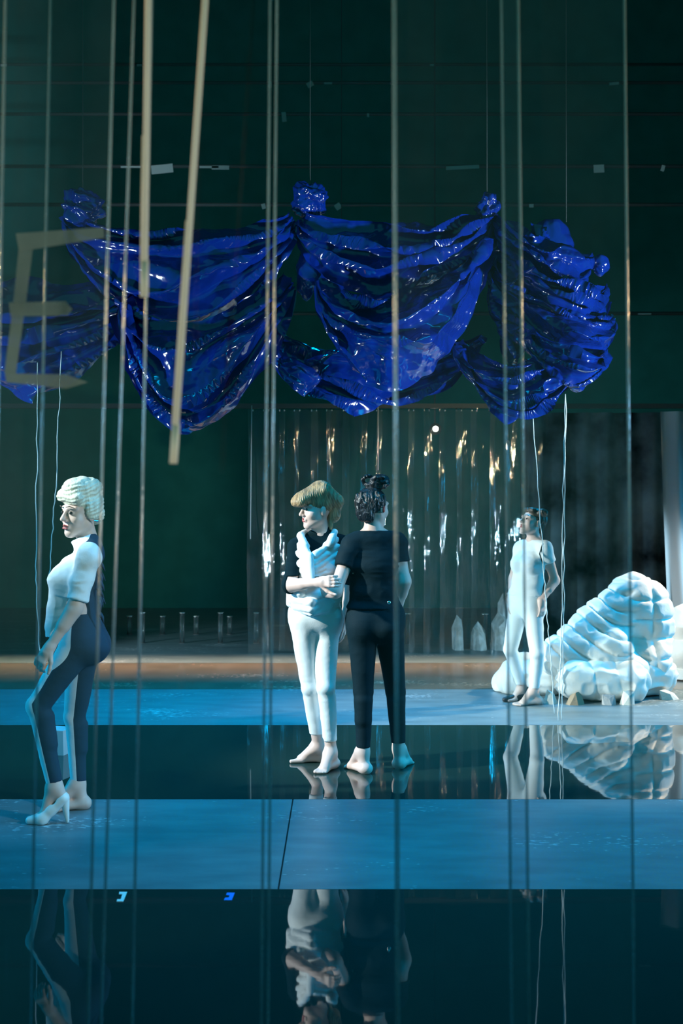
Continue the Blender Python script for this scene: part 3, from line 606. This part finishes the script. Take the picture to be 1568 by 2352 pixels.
# ---------------------------------------------------------------- woman all in white, right
def person_right():
    J = dict(headc=P(1221, 1200, 9.3), Fh=(-.80, -.45, .34), Uh=(.25, .15, 1), neck=P(1225, 1246, 9.32), chest=P(1215, 1295, 9.3), pelvis=P(1207, 1380, 9.3), F=(-.72, -.69, 0),
             sh_l=P(1252, 1260, 9.2), sh_r=P(1196, 1260, 9.42), el_l=P(1274, 1333, 9.28), wr_l=P(1243, 1380, 9.16), el_r=P(1178, 1330, 9.5), wr_r=P(1173, 1375, 9.36),
             hip_l=P(1222, 1392, 9.24), kn_l=P(1233, 1500, 9.18), an_l=P(1226, 1588, 9.27), hip_r=P(1192, 1392, 9.38), kn_r=P(1172, 1492, 9.32), an_r=P(1200, 1583, 9.45), k=.96)
    G, g, R, up, F, Rr = make_person(J)
    hl = P(1238, 0, 9.28); hl[2] = 0; tl = P(1182, 0, 9.2); tl[2] = 0; hr = P(1210, 0, 9.46); hr[2] = 0; tr = P(1164, 0, 9.4); tr[2] = 0
    body = sum([G[k] for k in ('leg_l', 'leg_r', 'hips', 'torso', 'neck', 'arm_l', 'arm_r', 'head')], [])
    body += hand(J['wr_l'], V(.03, -.05, -1), V(-.6, .6, 0), 1, (.25, .3))+hand(J['wr_r'], V(-.02, -.05, -1), V(.6, -.6, 0), -1, (.25, .3))
    body += foot_prims(J['an_l'], hl, tl, True, 1)+foot_prims(J['an_r'], hr, tr, True, -1)
    root = empty('person', (J['pelvis'][0], 9.3, 0))
    tag(root, 'woman dressed all in white with head tilted back, standing beside the quilted mound', 'person')
    v, f = sdf_mesh(body, .0055); mk('body', v, f, M['skin'], root)
    pr = inflate(G['leg_l']+G['leg_r']+G['hips']+G['torso'][:1], .007)
    v, f = sdf_mesh(pr, .007, cutz(P(0, 1578, 9.3)[2], J['pelvis'][2]+.13)); v = wrinkled(v, f, .0025, (14, 14, 16), 13)
    mk('leggings', v, f, M['white'], root)
    pr = inflate(G['torso'], .012)+inflate(G['hips'][:1], .012)+[cap(J['sh_l'], J['el_l'], .058, .05, .03), cap(J['sh_r'], J['el_r'], .058, .05, .03)]+inflate(G['neck'][1:], .008)
    cl = sleeve_cut(J['sh_l'], J['el_l'], .40); cr = sleeve_cut(J['sh_r'], J['el_r'], .40)
    ex = lambda X, Y, Z: np.maximum(cl(X, Y, Z), cr(X, Y, Z))
    v, f = sdf_mesh(pr, .007, cutz(P(0, 1368, 9.3)[2], P(0, 1240, 9.3)[2], ex)); v = wrinkled(v, f, .005, (10, 10, 24), 17); mk('top', v, f, M['white'], root)
    MB().tube([J['sh_l']+V(-.03, -.045, .04), J['sh_l']+V(-.055, -.05, -.04), J['sh_l']+V(-.03, -.05, -.12)], .005, 6).build('armhole_trim', M['black'], root, True)
    pr = [ell(g(0, -.03, .045), (.088, .098, .082), R, .02), ell(g(-.085, -.01, .09), (.05, .045, .03), R, .02), ell(g(.085, -.01, .09), (.05, .045, .03), R, .02), ell(g(0, -.08, -.02), (.06, .04, .06), R, .02), cap(g(-.05, .06, .085), g(.05, .06, .085), .022, .022, .02)]
    v, f = sdf_mesh(pr, .006); n = normals(v, f); v = v+n*(.003*np.sin(vnoise(v*np.array((22, 22, 12)))*20))[:, None]; mk('hair', v, f, mat('dark_brown_hair', (.07, .05, .035), .45, .5, bump=.9, bscale=30), root)
    d = nrm(tr-hr); ln = np.linalg.norm(tr-hr)
    so = [cap(hr+V(0, 0, .035), hr+d*ln*.45+V(0, 0, .04), .042, .036, .02), cap(hr+d*ln*.4+V(0, 0, .03), hr+d*(ln+.02)+V(0, 0, .018), .038, .022, .02), cap(J['an_r'], hr+V(0, 0, .06), .044, .042, .02)]
    v, f = sdf_mesh(so, .006, cutz(0.001)); s = mk('dark_shoe', v, f, M['dshoe'], root); s['label'] = 'dark shoe on one foot'
    face_parts(root, g, R)
person_right()

# ================================================================ blue plastic drapery
def swag(name, A, B, st, sb, nf, bul, parent, seed, spread=.12, skew=0.0, nu=150, nv=110, famp=.125):
    """cloth caught at A and B (px,py,d), hanging st..sb metres below the chord in the middle"""
    a, b = P(*A), P(*B); u = np.linspace(0, 1, nu)[:, None]*np.ones((1, nv)); v = np.ones((nu, 1))*np.linspace(0, 1, nv)[None, :]
    us = np.clip(u+skew*u*(1-u), 0, 1); sh = np.sin(np.pi*us)**.62; rr = vnoise(np.stack([u*3, v*2, u*0+seed], -1), seed)
    z = (a[2]*(1-u)+b[2]*u)-(st+(sb-st)*v)*sh-spread*(v-.3)*(1-sh)
    x = a[0]*(1-u)+b[0]*u+.10*(rr-.5)
    ph = v*nf*(1+.25*(vnoise(np.stack([u*2.2, v*0, u*0], -1), seed+3)-.5))+1.4*vnoise(np.stack([u*3, v*3, u*0+5], -1), seed+5)
    tr = np.abs(2*(ph-np.floor(ph+.5))); fold = tr**1.3
    y = a[1]*(1-u)+b[1]*u-bul*sh*np.sin(np.pi*np.clip(v*.85+.1, 0, 1))-famp*fold*(.35+.65*sh)
    z = z-.03*fold*sh
    p = np.stack([x, y, z], -1).reshape(-1, 3)
    c = facet(p*np.array((1, 1, 1.5)), seed+7, 2.6)*.11+facet(p, seed+8, 7)*.028+facet(p, seed+9, 17)*.007
    fs = gridfaces(nu, nv); n = normals(p, fs); p = p+n*(c-.05)[:, None]
    return mk(name, p, fs[:, ::-1].copy(), M['blue'], parent)
def facet(p, seed, freq, n=5):
    """creased sheet: sum of triangle waves in random directions"""
    rs = np.random.RandomState(seed); q = p+.10*np.stack([vnoise(p*2.2, seed+i)-.5 for i in range(3)], -1); out = 0
    for i in range(n):
        d = nrm(rs.normal(size=3)); fr = freq*rs.uniform(.6, 1.7); x = q@d*fr+rs.uniform(0, 1); out = out+np.abs(2*(x-np.floor(x+.5)))*freq/fr
    return out/n
def crumple(name, c, r, parent, seed, amp=.07, freq=6, lean=0, n=(140, 110), rows=0):
    v, f = ball((0, 0, 0), 1.0, *n); nn = v.copy(); cc = P(*c); q = v*np.asarray(r)
    d = (facet(q, seed, freq*.55)-.5)*amp*1.6+(facet(q, seed+1, freq*1.5)-.5)*amp*.55+(facet(q, seed+2, freq*4)-.5)*amp*.12
    if rows:
        t = q[:, 2]*rows/math.pi+q[:, 0]*1.6+vnoise(q*3, seed)*1.3; d = d+amp*.6*np.abs(2*(t-np.floor(t+.5)))**.8
    p = q+nn*d[:, None]; p[:, 0] += lean*p[:, 2]
    return mk(name, p+cc, f, M['blue'], parent)
dr = empty('blue_plastic_drapery', (0, 7.9, 2.2)); tag(dr, 'huge crinkled blue plastic sheet hung in swags and knots above the stage', 'drapery')
DD = 7.9
swag('swag', (-170, 560, DD), (330, 640, DD+.1), .12, .98, 3.6, .30, dr, 1, skew=.3)
swag('swag', (150, 500, DD+.1), (680, 500, DD), .10, .82, 3.5, .25, dr, 2)
swag('swag', (282, 690, DD-.1), (668, 640, DD), .22, 1.00, 3.4, .34, dr, 3, skew=.25)
swag('swag', (690, 500, DD), (1130, 500, DD), .06, .60, 3, .24, dr, 4)
swag('swag', (722, 640, DD-.15), (1120, 560, DD-.1), .20, .88, 3, .36, dr, 5)
swag('swag', (600, 760, DD+.5), (1100, 780, DD+.5), .10, .56, 3, .2, dr, 6)
swag('swag', (645, 815, DD), (762, 815, DD), .02, .27, 2, .08, dr, 7, nu=70, nv=60, famp=.03)
swag('swag', (1060, 790, DD+.1), (1330, 800, DD-.1), .12, .52, 3, .2, dr, 8, skew=.2)
swag('swag', (1110, 500, DD+.1), (1240, 520, DD), .3, 1.05, 4, .15, dr, 9, nu=90)
crumple('gathered_bundle', (1275, 690, DD+.15), (.22, .12, .50), dr, 11, .10, 5, -.10, (120, 100), rows=9)
swag('swag', (1130, 500, DD), (1362, 590, DD-.02), .02, .40, 3, .26, dr, 21, skew=-.3, nu=110, nv=80)
swag('swag', (1140, 560, DD-.02), (1388, 665, DD-.05), .06, .42, 3, .34, dr, 22, skew=-.3, nu=110, nv=80)
swag('swag', (1150, 650, DD-.04), (1396, 730, DD-.06), .06, .45, 3, .38, dr, 23, skew=-.4, nu=110, nv=80)
swag('swag', (1160, 730, DD-.04), (1390, 800, DD-.08), .04, .36, 3, .40, dr, 24, skew=-.5, nu=110, nv=80)
crumple('hanging_bulge', (1332, 825, DD-.12), (.13, .13, .22), dr, 12, .09, 6, .05)
crumple('gathered_tail', (1218, 885, DD-.12), (.11, .09, .20), dr, 13, .06, 8, -.1)
crumple('gathered_tuft', (1378, 612, DD), (.07, .06, .08), dr, 14, .05, 9, 0, (60, 40))
crumple('knot', (190, 478, DD), (.125, .11, .12), dr, 15, .075, 20, 0, (90, 60))
crumple('knot', (712, 457, DD), (.115, .11, .10), dr, 16, .07, 20, 0, (90, 60))
crumple('knot', (1118, 482, DD), (.08, .08, .12), dr, 17, .065, 20, .15, (90, 60))
crumple('gathered_tail', (712, 590, DD+.05), (.10, .08, .33), dr, 18, .06, 6, .08, (90, 90))
zt = P(0, 470, 12.8)[2]
for (x, y) in ((190, 440), (712, 420), (1118, 440), (1300, 510)):
    a = P(x, y, DD); MB().tube([a, (a[0], a[1], 9.55)], .003, 6).build('suspension_line', M['metal'], dr)

# ================================================================ strings
def string(pts, label, r=.0035, sub=14, wob=.006, seed=1):
    p = [P(*q) for q in pts]; out = []; rnd = np.random.RandomState(seed)
    for a, b in zip(p[:-1], p[1:]):
        for t in np.linspace(0, 1, sub, endpoint=False): out.append(lerp(a, b, t)+rnd.uniform(-wob, wob, 3)*(V(1, 1, 0)))
    out.append(p[-1]); o = MB().tube(out, r, 6).build('string', M['rope'], None, True); tag(o, label, 'string', 'white strings hanging from the blue drapery'); return o
string([(88, 800, 7.75), (82, 1300, 7.4), (92, 1530, 7.2)], 'thin white string hanging beside the left woman\'s raised wrist', seed=1)
string([(142, 800, 7.75), (128, 1120, 7.6), (112, 1340, 7.5)], 'thin white string passing in front of the pale-haired woman\'s chest', seed=2)
string([(1223, 950, 7.85), (1250, 1330, 8.4), (1262, 1480, 8.6), (1273, 1640, 8.84)], 'slanting white string crossing the right woman\'s arm', seed=3)
string([(1296, 905, 7.85), (1290, 1400, 8.5), (1282, 1655, 8.58)], 'left one of the two parallel strings beside the quilt', seed=4)
string([(1299, 905, 7.85), (1294, 1400, 8.5), (1290, 1654, 8.59)], 'right one of the two parallel strings beside the quilt', seed=5)
string([(578, 931, 12.37), (575, 1238, 12.3)], 'short cream string at the left end of the strip curtain', .004, seed=6, wob=0)
string([(868, 931, 12.37), (868, 1080, 12.3)], 'short cream string above the dark looped bun', .004, seed=7, wob=0)

# ================================================================ strip curtain at the back
CD = 12.4; ztop = P(0, 942, CD)[2]
rail = empty('curtain_rail', (0, CD, ztop)); tag(rail, 'dark horizontal rail carrying the clear strip curtain', 'rail')
MB().box((-5.2, CD-.03, ztop+.02), (5.2, CD+.03, ztop+.07)).build('track', M['metal'], rail)
for x in (-5.1, 0.0, 5.1): MB().tube([(x, CD, ztop+.07), (x, CD, 9.6)], .006, 6).build('hanging_cable', M['metal'], rail)
sc = empty('strip_curtain', (P(870, 0, CD)[0], CD, 0)); tag(sc, 'curtain of clear plastic strips hanging at the back of the stage', 'curtain')
rnd = random.Random(8); x = 572
while x < 1235:
    w = rnd.uniform(40, 52); c = P(x+w/2, 0, CD)[0]; hw = w*CD/F_PX/2*1.12; zb = P(0, 1499+rnd.uniform(-5, 4), CD)[2]; yo = CD+rnd.choice((-.035, .0, .035))+rnd.uniform(-.01, .01)
    nu, nv = 9, 26; uu, vv = np.meshgrid(np.linspace(-1, 1, nu), np.linspace(0, 1, nv), indexing='ij'); ph = rnd.uniform(0, 6); tw = rnd.uniform(-.25, .25)
    X = c+uu*hw+.008*np.sin(vv*7+ph); Y = yo+.030*(uu**2)*rnd.choice((-1, 1))+tw*uu*hw*(.4+vv*.6)+.010*np.sin(vv*11+ph+uu*2); Z = ztop*(1-vv)+zb*vv
    mk('strip', np.stack([X, Y, Z], -1).reshape(-1, 3), gridfaces(nu, nv), M['strip'], sc)
    for dx in (-.5, .5):
        MB().tube([(c+dx*hw, yo, ztop-.012), (c+dx*hw, CD, ztop+.03)], .007, 6).build('hook', M['chrome'], sc, True)
    x += w*.82
# mottled backdrop behind the quilt
nu, nv = 60, 20; uu, vv = np.meshgrid(np.linspace(0, 1, nu), np.linspace(0, 1, nv), indexing='ij'); a, b = P(1195, 0, 13.0)[0], P(1530, 0, 13.0)[0]
X = a+(b-a)*uu; Y = 13.0+.04*np.sin(uu*40)+.02*np.sin(uu*17+vv*2); Z = .01+(ztop+.02-.01)*vv
o = mk('backdrop_cloth', np.stack([X, Y, Z], -1).reshape(-1, 3), gridfaces(nu, nv), M['smoke'], None, origin=(lerp(a, b, .5), 13.0, 0)); tag(o, 'dark blue mottled backdrop cloth hanging behind the quilted mound', 'backdrop')
# white curtain right edge
nu, nv = 120, 24; uu, vv = np.meshgrid(np.linspace(0, 1, nu), np.linspace(0, 1, nv), indexing='ij'); d0 = 11.2; a, b = P(1516, 0, d0)[0], P(1760, 0, d0)[0]; zt = P(0, 945, d0)[2]
X = a+(b-a)*uu+.10*(1-vv)*(1-uu); Y = d0+.06*np.sin(uu*30+.6*np.sin(vv*3))*(.6+.4*(1-vv)); Z = .01+(zt-.01)*vv
o = mk('gauze_curtain', np.stack([X, Y, Z], -1).reshape(-1, 3), gridfaces(nu, nv), M['curtain'], None, origin=(lerp(a, b, .5), d0, 0)); tag(o, 'pale grey pleated curtain hanging at the right edge behind the quilt', 'curtain')

# ================================================================ quilted mound
def quilt():
    D = 9.75; root = empty('quilted_duvet', (P(1380, 0, D)[0], D, 0)); tag(root, 'large white quilted duvet heaped into a tall shell-like mound at right', 'duvet')
    Q = lambda x, y, d=D: P(x, y, d)
    pr = [cap(Q(1290, 1500, 9.6), Q(1455, 1398, 9.9), .16, .27, .08), ell(Q(1475, 1440, 9.95), (.24, .30, .42), None, .08), ell(Q(1462, 1392, 9.9), (.22, .24, .26), None, .06), cap(Q(1275, 1512, 9.55), Q(1400, 1500, 9.6), .14, .2, .06),
          ell(Q(1480, 1510, 9.85), (.22, .32, .22), None, .06), cap(Q(1262, 1490, 9.55), Q(1300, 1520, 9.55), .08, .12, .05)]
    v, f = sdf_mesh(pr, .012, cutz(.14)); n = normals(v, f); ap = Q(1440, 1345, 9.65)
    s = D/F_PX; px = 784+v[:, 0]*F_PX/v[:, 1]; py = HZ-(v[:, 2]-CAM_H)*F_PX/v[:, 1]
    rr = np.hypot(v[:, 0]-ap[0], (v[:, 2]-ap[2])*1.15); an = np.arctan2(v[:, 2]-ap[2], v[:, 0]-ap[0]-.35)
    t = 1/(1+np.exp(-(v[:, 0]-Q(1446, 0)[0])*60))
    wob = vnoise(v*3, 3)*.6
    r1 = rr/.135+wob; c1 = an*2.6+np.floor(r1)*.5+wob*.5; r2 = (v[:, 2])/.165+wob*.25; c2 = (v[:, 0]-Q(1493, 0)[0])/.30+.0
    puff = lambda a: 1-np.abs(2*(a-np.floor(a))-1)**5.0
    q1 = puff(r1)*.75+puff(c1)*.25*puff(r1); q2 = puff(r2)*puff(c2)
    q = q1*(1-t)+q2*t
    v = v+n*(.030*q-.015+.014*(ridge(v*12, 5)-.5)+.045*(vnoise(v*4, 6)-.5))[:, None]
    mk('quilted_shell', v, f, M['duvet'], root)
    def roll(a, b, ra, rb, seed, L=None, sx=1.):
        v, f = sdf_mesh([cap(P(*a), P(*b), ra, rb, .03, L, sx)], .010, cutz(.004)); n = normals(v, f); ax = nrm(P(*b)-P(*a)); u = (v-P(*a))@ax
        v = v+n*(.012*(puff(u/.23+.9*vnoise(v*4, seed))-.5)+.034*(ridge(v*np.array((9, 9, 14)), seed)-.5))[:, None]; v[:, 2] = np.maximum(v[:, 2], .002)
        mk('padded_roll', v, f, M['duvet'], root)
    roll((1320, 1560, 9.42), (1445, 1566, 9.45), .15, .16, 3); roll((1185, 1560, 9.85), (1262, 1560, 9.72), .16, .12, 4)
    roll((1290, 1575, 9.52), (1440, 1580, 9.50), .055, .075, 5); roll((1440, 1545, 9.6), (1505, 1548, 9.75), .17, .17, 6); roll((1200, 1535, 10.0), (1165, 1570, 9.95), .13, .12, 7)
    o = P(1428, 1340, 9.62); 
quilt()
def quilt2():
    D = 10.6; root = empty('folded_duvet', (P(1610, 0, D)[0], D, 0)); tag(root, 'second cream duvet cut off by the right edge of the picture', 'duvet')
    for i, (y, r) in enumerate(((1570, .17), (1500, .17), (1432, .17))):
        c = P(1620, y, D); v, f = sdf_mesh([cap(c-V(.18, 0, 0), c+V(.35, 0, 0), r, r, .03)], .012, cutz(.003)); n = normals(v, f); v = v+n*(.03*(ridge(v*7, i)-.5))[:, None]; v[:, 2] = np.maximum(v[:, 2], .002)
        mk('padded_fold', v, f, M['duvet'], root)
quilt2()
# ---------------------------------------------------------------- chunks and rocks
def hull(name, pts, m, label, cat, group, base):
    import bmesh
    bm = bmesh.new()
    for p in pts: bm.verts.new(tuple(np.asarray(p)-base))
    r = bmesh.ops.convex_hull(bm, input=bm.verts); bmesh.ops.delete(bm, geom=[e for e in r['geom_interior'] if isinstance(e, bmesh.types.BMVert)], context='VERTS')
    me = bpy.data.meshes.new(name); bm.to_mesh(me); bm.free(); me.materials.append(m)
    o = bpy.data.objects.new(name, me); COL.objects.link(o); o.location = base; tag(o, label, cat, group); return o
def chunk(x0, x1, y0, y1, label, seed, m='foam'):
    d = CAM_H*F_PX/(y1-HZ); s = d/F_PX; rnd = random.Random(seed); base = P((x0+x1)/2, y1, d); base[2] = 0; hw, hh = (x1-x0)/2*s, (y1-y0)*s
    pts = [base+V(rnd.uniform(.7, 1)*hw*math.cos(t), rnd.uniform(.7, 1)*hw*.8*math.sin(t)+hw*.5, 0) for t in np.linspace(0, 6.0, 7)]
    pts += [base+V(rnd.uniform(.4, .85)*hw*math.cos(t), rnd.uniform(.4, .8)*hw*.7*math.sin(t)+hw*.5, hh*rnd.uniform(.55, 1)) for t in np.linspace(.5, 6.2, 5)]
    return hull('foam_chunk', pts, M[m], label, 'chunk', 'angular chunks on the floor around the quilt', base)
chunk(1246, 1284, 1584, 1618, 'pale angular chunk on the floor beside the right woman\'s bare foot', 1)
chunk(1298, 1345, 1590, 1620, 'brownish angular chunk on the floor under the front of the quilt', 2, 'foamb')
chunk(1378, 1418, 1594, 1620, 'grey angular chunk on the floor below the quilt middle', 3, 'foamg')
chunk(1424, 1464, 1584, 1620, 'white crumpled chunk under the lower right of the quilt', 4)
chunk(1510, 1566, 1586, 1608, 'flat cream chunk on the floor at the right edge', 5)
def rock(x0, x1, y0, label, seed, d=12.75):
    s = d/F_PX; rnd = random.Random(seed); base = P((x0+x1)/2, 0, d); base[2] = 0; hw = (x1-x0)/2*s; hh = P(0, y0, d)[2]
    pts = [base+V(hw*math.cos(t)*rnd.uniform(.85, 1), .22*math.sin(t)*rnd.uniform(.7, 1), 0) for t in np.linspace(0, 5.6, 8)]
    pts += [base+V(hw*.95*math.cos(t)*rnd.uniform(.7, 1), .18*math.sin(t), hh*rnd.uniform(.45, .85)) for t in np.linspace(0.4, 6, 8)]+[base+V(rnd.uniform(-.3, .3)*hw, rnd.uniform(-.05, .05), hh), base+V(rnd.uniform(-.5, .5)*hw, .03, hh*.9)]
    return hull('foam_rock', pts, M['rock'], label, 'rock', 'pale rocks behind the strip curtain', base)
rock(1036, 1066, 1412, 'low pale rock leftmost behind the clear strips', 1); rock(1078, 1118, 1428, 'whitest low rock behind the clear strips beside a tube', 2)
rock(1126, 1166, 1405, 'wide pale rock behind the strips left of the woman in white', 3); rock(1142, 1164, 1362, 'tall pointed rock behind the strips left of the woman in white', 4, 13.1)
# ---------------------------------------------------------------- clear tubes standing at the back
def tube_stand(x, y0, y1, label):
    d = CAM_H*F_PX/(y1-HZ); s = d/F_PX; c = P(x, 0, d); hh = (y1-y0)*s; t = empty('clear_tube', (c[0], d, 0)); tag(t, label, 'tube', 'clear tubes standing at the back')
    MB().tube([(c[0], d, .004), (c[0], d, hh)], 5.5*s, 14).build('cylinder', M['tubem'], t, True)
    MB().tube([(c[0], d, hh), (c[0], d, hh+.008)], 8.5*s, 14).build('cap', M['chrome'], t)
    MB().tube([(c[0], d, 0), (c[0], d, .006)], 7*s, 14).build('foot', M['metal'], t)
for x, n in ((327, 'first'), (418, 'second'), (506, 'third'), (588, 'fourth')): tube_stand(x, 1408, 1477, n+' from the left of the taller clear tubes at the back')
for x, n in ((297, 'first'), (373, 'second'), (450, 'third'), (527, 'fourth')): tube_stand(x, 1416, 1457, n+' from the left of the shorter clear tubes in the rear row')
tube_stand(937, 1410, 1479, 'clear tube standing right of the woman seen from behind'); tube_stand(1113, 1411, 1482, 'clear tube standing between the pale rocks')
# ---------------------------------------------------------------- pale box behind the left woman
b0 = P(136, 0, 7.5)
o = MB().hexa([b0+V(*q)*V(1, 1, 0)+V(0, 0, q[2]-b0[2]) for q in ((-.09,-.06,0),(.05,-.09,0),(.09,.05,0),(-.05,.09,0),(-.085,-.055,.16),(.045,-.085,.16),(.085,.045,.16),(-.045,.085,.16))]).build('pale_box', M['palebox'], None, origin=(b0[0], b0[1], 0)); tag(o, 'small pale blue box on the glossy floor behind the left woman\'s legs', 'box')
# ---------------------------------------------------------------- tape marks on the floor
def floor_mark(name, polys, m, label):
    vs, fs = [], []
    for poly in polys:
        b = len(vs); n = len(poly); pts = []
        for (x, y) in poly:
            d = CAM_H*F_PX/(y-HZ); pts.append(P(x, y, d)[:2])
        vs += [(p[0], p[1], .0015) for p in pts]+[(p[0], p[1], .0) for p in pts]; fs.append(tuple(b+i for i in range(n))[::-1])
        fs += [(b+i, b+(i+1) % n, b+n+(i+1) % n, b+n+i) for i in range(n)]
    c = np.mean(np.array(vs), 0); o = mk(name, vs, fs, m, None, False, None, (c[0], c[1], 0)); tag(o, label, 'tape mark'); return o
floor_mark('tape_mark', [[(274, 2049), (292, 2049), (283, 2071), (268, 2071), (269, 2066), (277, 2066), (281, 2054), (273, 2054)]], M['tapew'], 'white hooked tape mark on the glossy floor near the front')
floor_mark('tape_mark', [[(521, 2051), (539, 2051), (532, 2068), (514, 2068), (516, 2063), (525, 2062), (527, 2057), (519, 2056)]], M['tapeb'], 'blue hooked tape mark on the glossy floor near the front')

# ================================================================ hanging acrylic panels in front
def panel(xl, xr, d, label, m='panel', th=.008, w=.006):
    """xl, xr: (pixel at y=100, pixel at y=2300)"""
    def xat(t, z):       # straight edge in the panel plane
        za, zb = P(0, 100, d)[2], P(0, 2300, d)[2]; xa, xb = P(t[0], 0, d)[0], P(t[1], 0, d)[0]; return xa+(xb-xa)*(z-za)/(zb-za)
    z0, z1 = 0.0, 3.897; t = empty('acrylic_panel', ((xat(xl, z0)+xat(xr, z0))/2, d, 0)); tag(t, label, 'panel', 'clear acrylic panels standing across the front')
    def slab(name, f0, f1, mm):
        q = []
        for z in (z0, z1):
            a, b = f0(z), f1(z); q += [(a, d-th/2, z), (b, d-th/2, z), (b, d+th/2, z), (a, d+th/2, z)]
        return MB().hexa(q).build(name, M[mm], t)
    slab('pane', lambda z: xat(xl, z)+w, lambda z: xat(xr, z)-w, m)
    for tt, o in ((xl, w*.5), (xr, -w*.5)): MB().tube([(xat(tt, z0)+o, d, z0), (xat(tt, z1)+o, d, z1)], th*.5, 10).build('polished_edge', M['edge'], t, True)
    return t
panel((-190, -225), (117, 73), 3.05, 'clear acrylic panel at the far left, its right edge crossing the woman\'s front leg', 'panelh')
panel((-40, -90), (262, 206), 2.90, 'dusty acrylic panel at left whose edge cuts the pale-haired woman\'s back', 'panelh')
panel((8, -30), (307, 236), 2.97, 'acrylic panel at left with its edge just right of the pale-haired woman', 'panel')
panel((344, 302), (622, 603), 3.0, 'clear acrylic panel left of the central pair of women')
panel((632, 613), (905, 913), 3.0, 'clear acrylic panel in front of the central pair of women')
panel((905, 913), (1193, 1217), 3.03, 'dusty acrylic panel in front of the strip curtain, right of the pair', 'panelh')
panel((1149, 1172), (1437, 1458), 3.08, 'dusty acrylic panel in front of the woman in white and the quilt', 'panelh')
# head rail for the panels (above the frame)
hr = empty('panel_rail', (0, 3.0, 3.9)); tag(hr, 'dark rail holding the tops of the acrylic panels', 'rail')
MB().box((-2.6, 2.86, 3.9), (2.6, 3.12, 3.96)).build('beam', M['metal'], hr)
for x in (-2.5, 2.5): MB().box((x-.03, 2.96, 0), (x+.03, 3.02, 3.9)).build('upright', M['metal'], hr)
# tape letter on the left panel
te = empty('tape_letter', P(100, 720, 2.89)); tag(te, 'letter E made of grey tape stuck on the left acrylic panel', 'tape letter')
for ti, pts in enumerate(([(36, 536), (238, 522), (240, 546), (44, 578)], [(44, 560), (76, 566), (60, 690), (36, 860), (10, 856), (30, 700)], [(20, 695), (150, 692), (166, 710), (156, 725), (24, 726)], [(10, 850), (40, 858), (150, 860), (202, 878), (152, 893), (14, 878)])):
    n = len(pts); vs = [P(x, y, 2.8937-.0013*(ti != 1)) for x, y in pts]+[P(x, y, 2.8948-.0013*(ti != 1)) for x, y in pts]
    mk('tape_strip', vs, [tuple(range(n))[::-1], tuple(range(n, 2*n))]+[(i, (i+1) % n, n+(i+1) % n, n+i) for i in range(n)], M['tape'], te, False)
# ---------------------------------------------------------------- two hanging rods with sleeves
def rod(xt, xb, yb0, yb1, d, label):
    a, b = P(xt, 0, d), P(xb, yb0, d); ax = nrm(b-a); top = a-ax*.9; end = b+ax*((yb1-yb0)*d/F_PX); t = empty('hanging_rod', end); tag(t, label, 'rod', 'cream rods hanging in front')
    r = 7.2*d/F_PX; s = V(1, 0, 0)*r*.85
    MB().tube([top, b], r, 16).build('shaft', M['rod'], t, True)
    q = lerp(a, b, .52); MB().tube([q-s, b-s], r*.55, 10).build('cord', M['rod'], t, True)
    MB().tube([b-s*.6-ax*.002, end-s*.6], r*.8, 14).build('sleeve', M['rod'], t, True); MB().tube([b+s*.6-ax*.002, end+s*.6], r*.8, 14).build('sleeve', M['rod'], t, True)
    return top
t1 = rod(340, 332, 600, 682, 2.55, 'shorter cream rod hanging upper left, ending over the blue drapery'); t2 = rod(471, 404, 976, 1065, 2.5, 'longer slanting cream rod hanging down past the blue drapery')
rb = MB().tube([(-2.6, 2.53, t1[2]), (2.6, 2.53, t1[2])], .03, 10).build('rod_batten', M['metal'], None, True, (0, 2.53, t1[2])); tag(rb, 'dark pipe above the picture carrying the two cream rods', 'pipe')
# added glowing ball, stands in for a reflection in the front acrylic panel
lp = empty('panel_glint', P(1000, 985, 13.2)); tag(lp, 'added glowing ball standing in for a light reflection in the acrylic panel', 'glint')
em = bpy.data.materials.new('glint_glow'); em.use_nodes = True; b = em.node_tree.nodes['Principled BSDF']; b.inputs['Emission Color'].default_value = (1, .93, .8, 1); b.inputs['Emission Strength'].default_value = 5
v, f = ball(P(1000, 985, 13.2), .034, 14, 10); mk('glint_ball', v, f, em, lp)
c = P(1000, 985, 13.2); MB().tube([c+V(0, .03, 0), c+V(0, .2, 0)], [.07, .06], 14).build('added_housing', M['metal'], lp, True); MB().tube([c+V(0, .12, .06), V(c[0], c[1]+.12, 9.6)], .01, 6).build('added_drop_arm', M['metal'], lp)
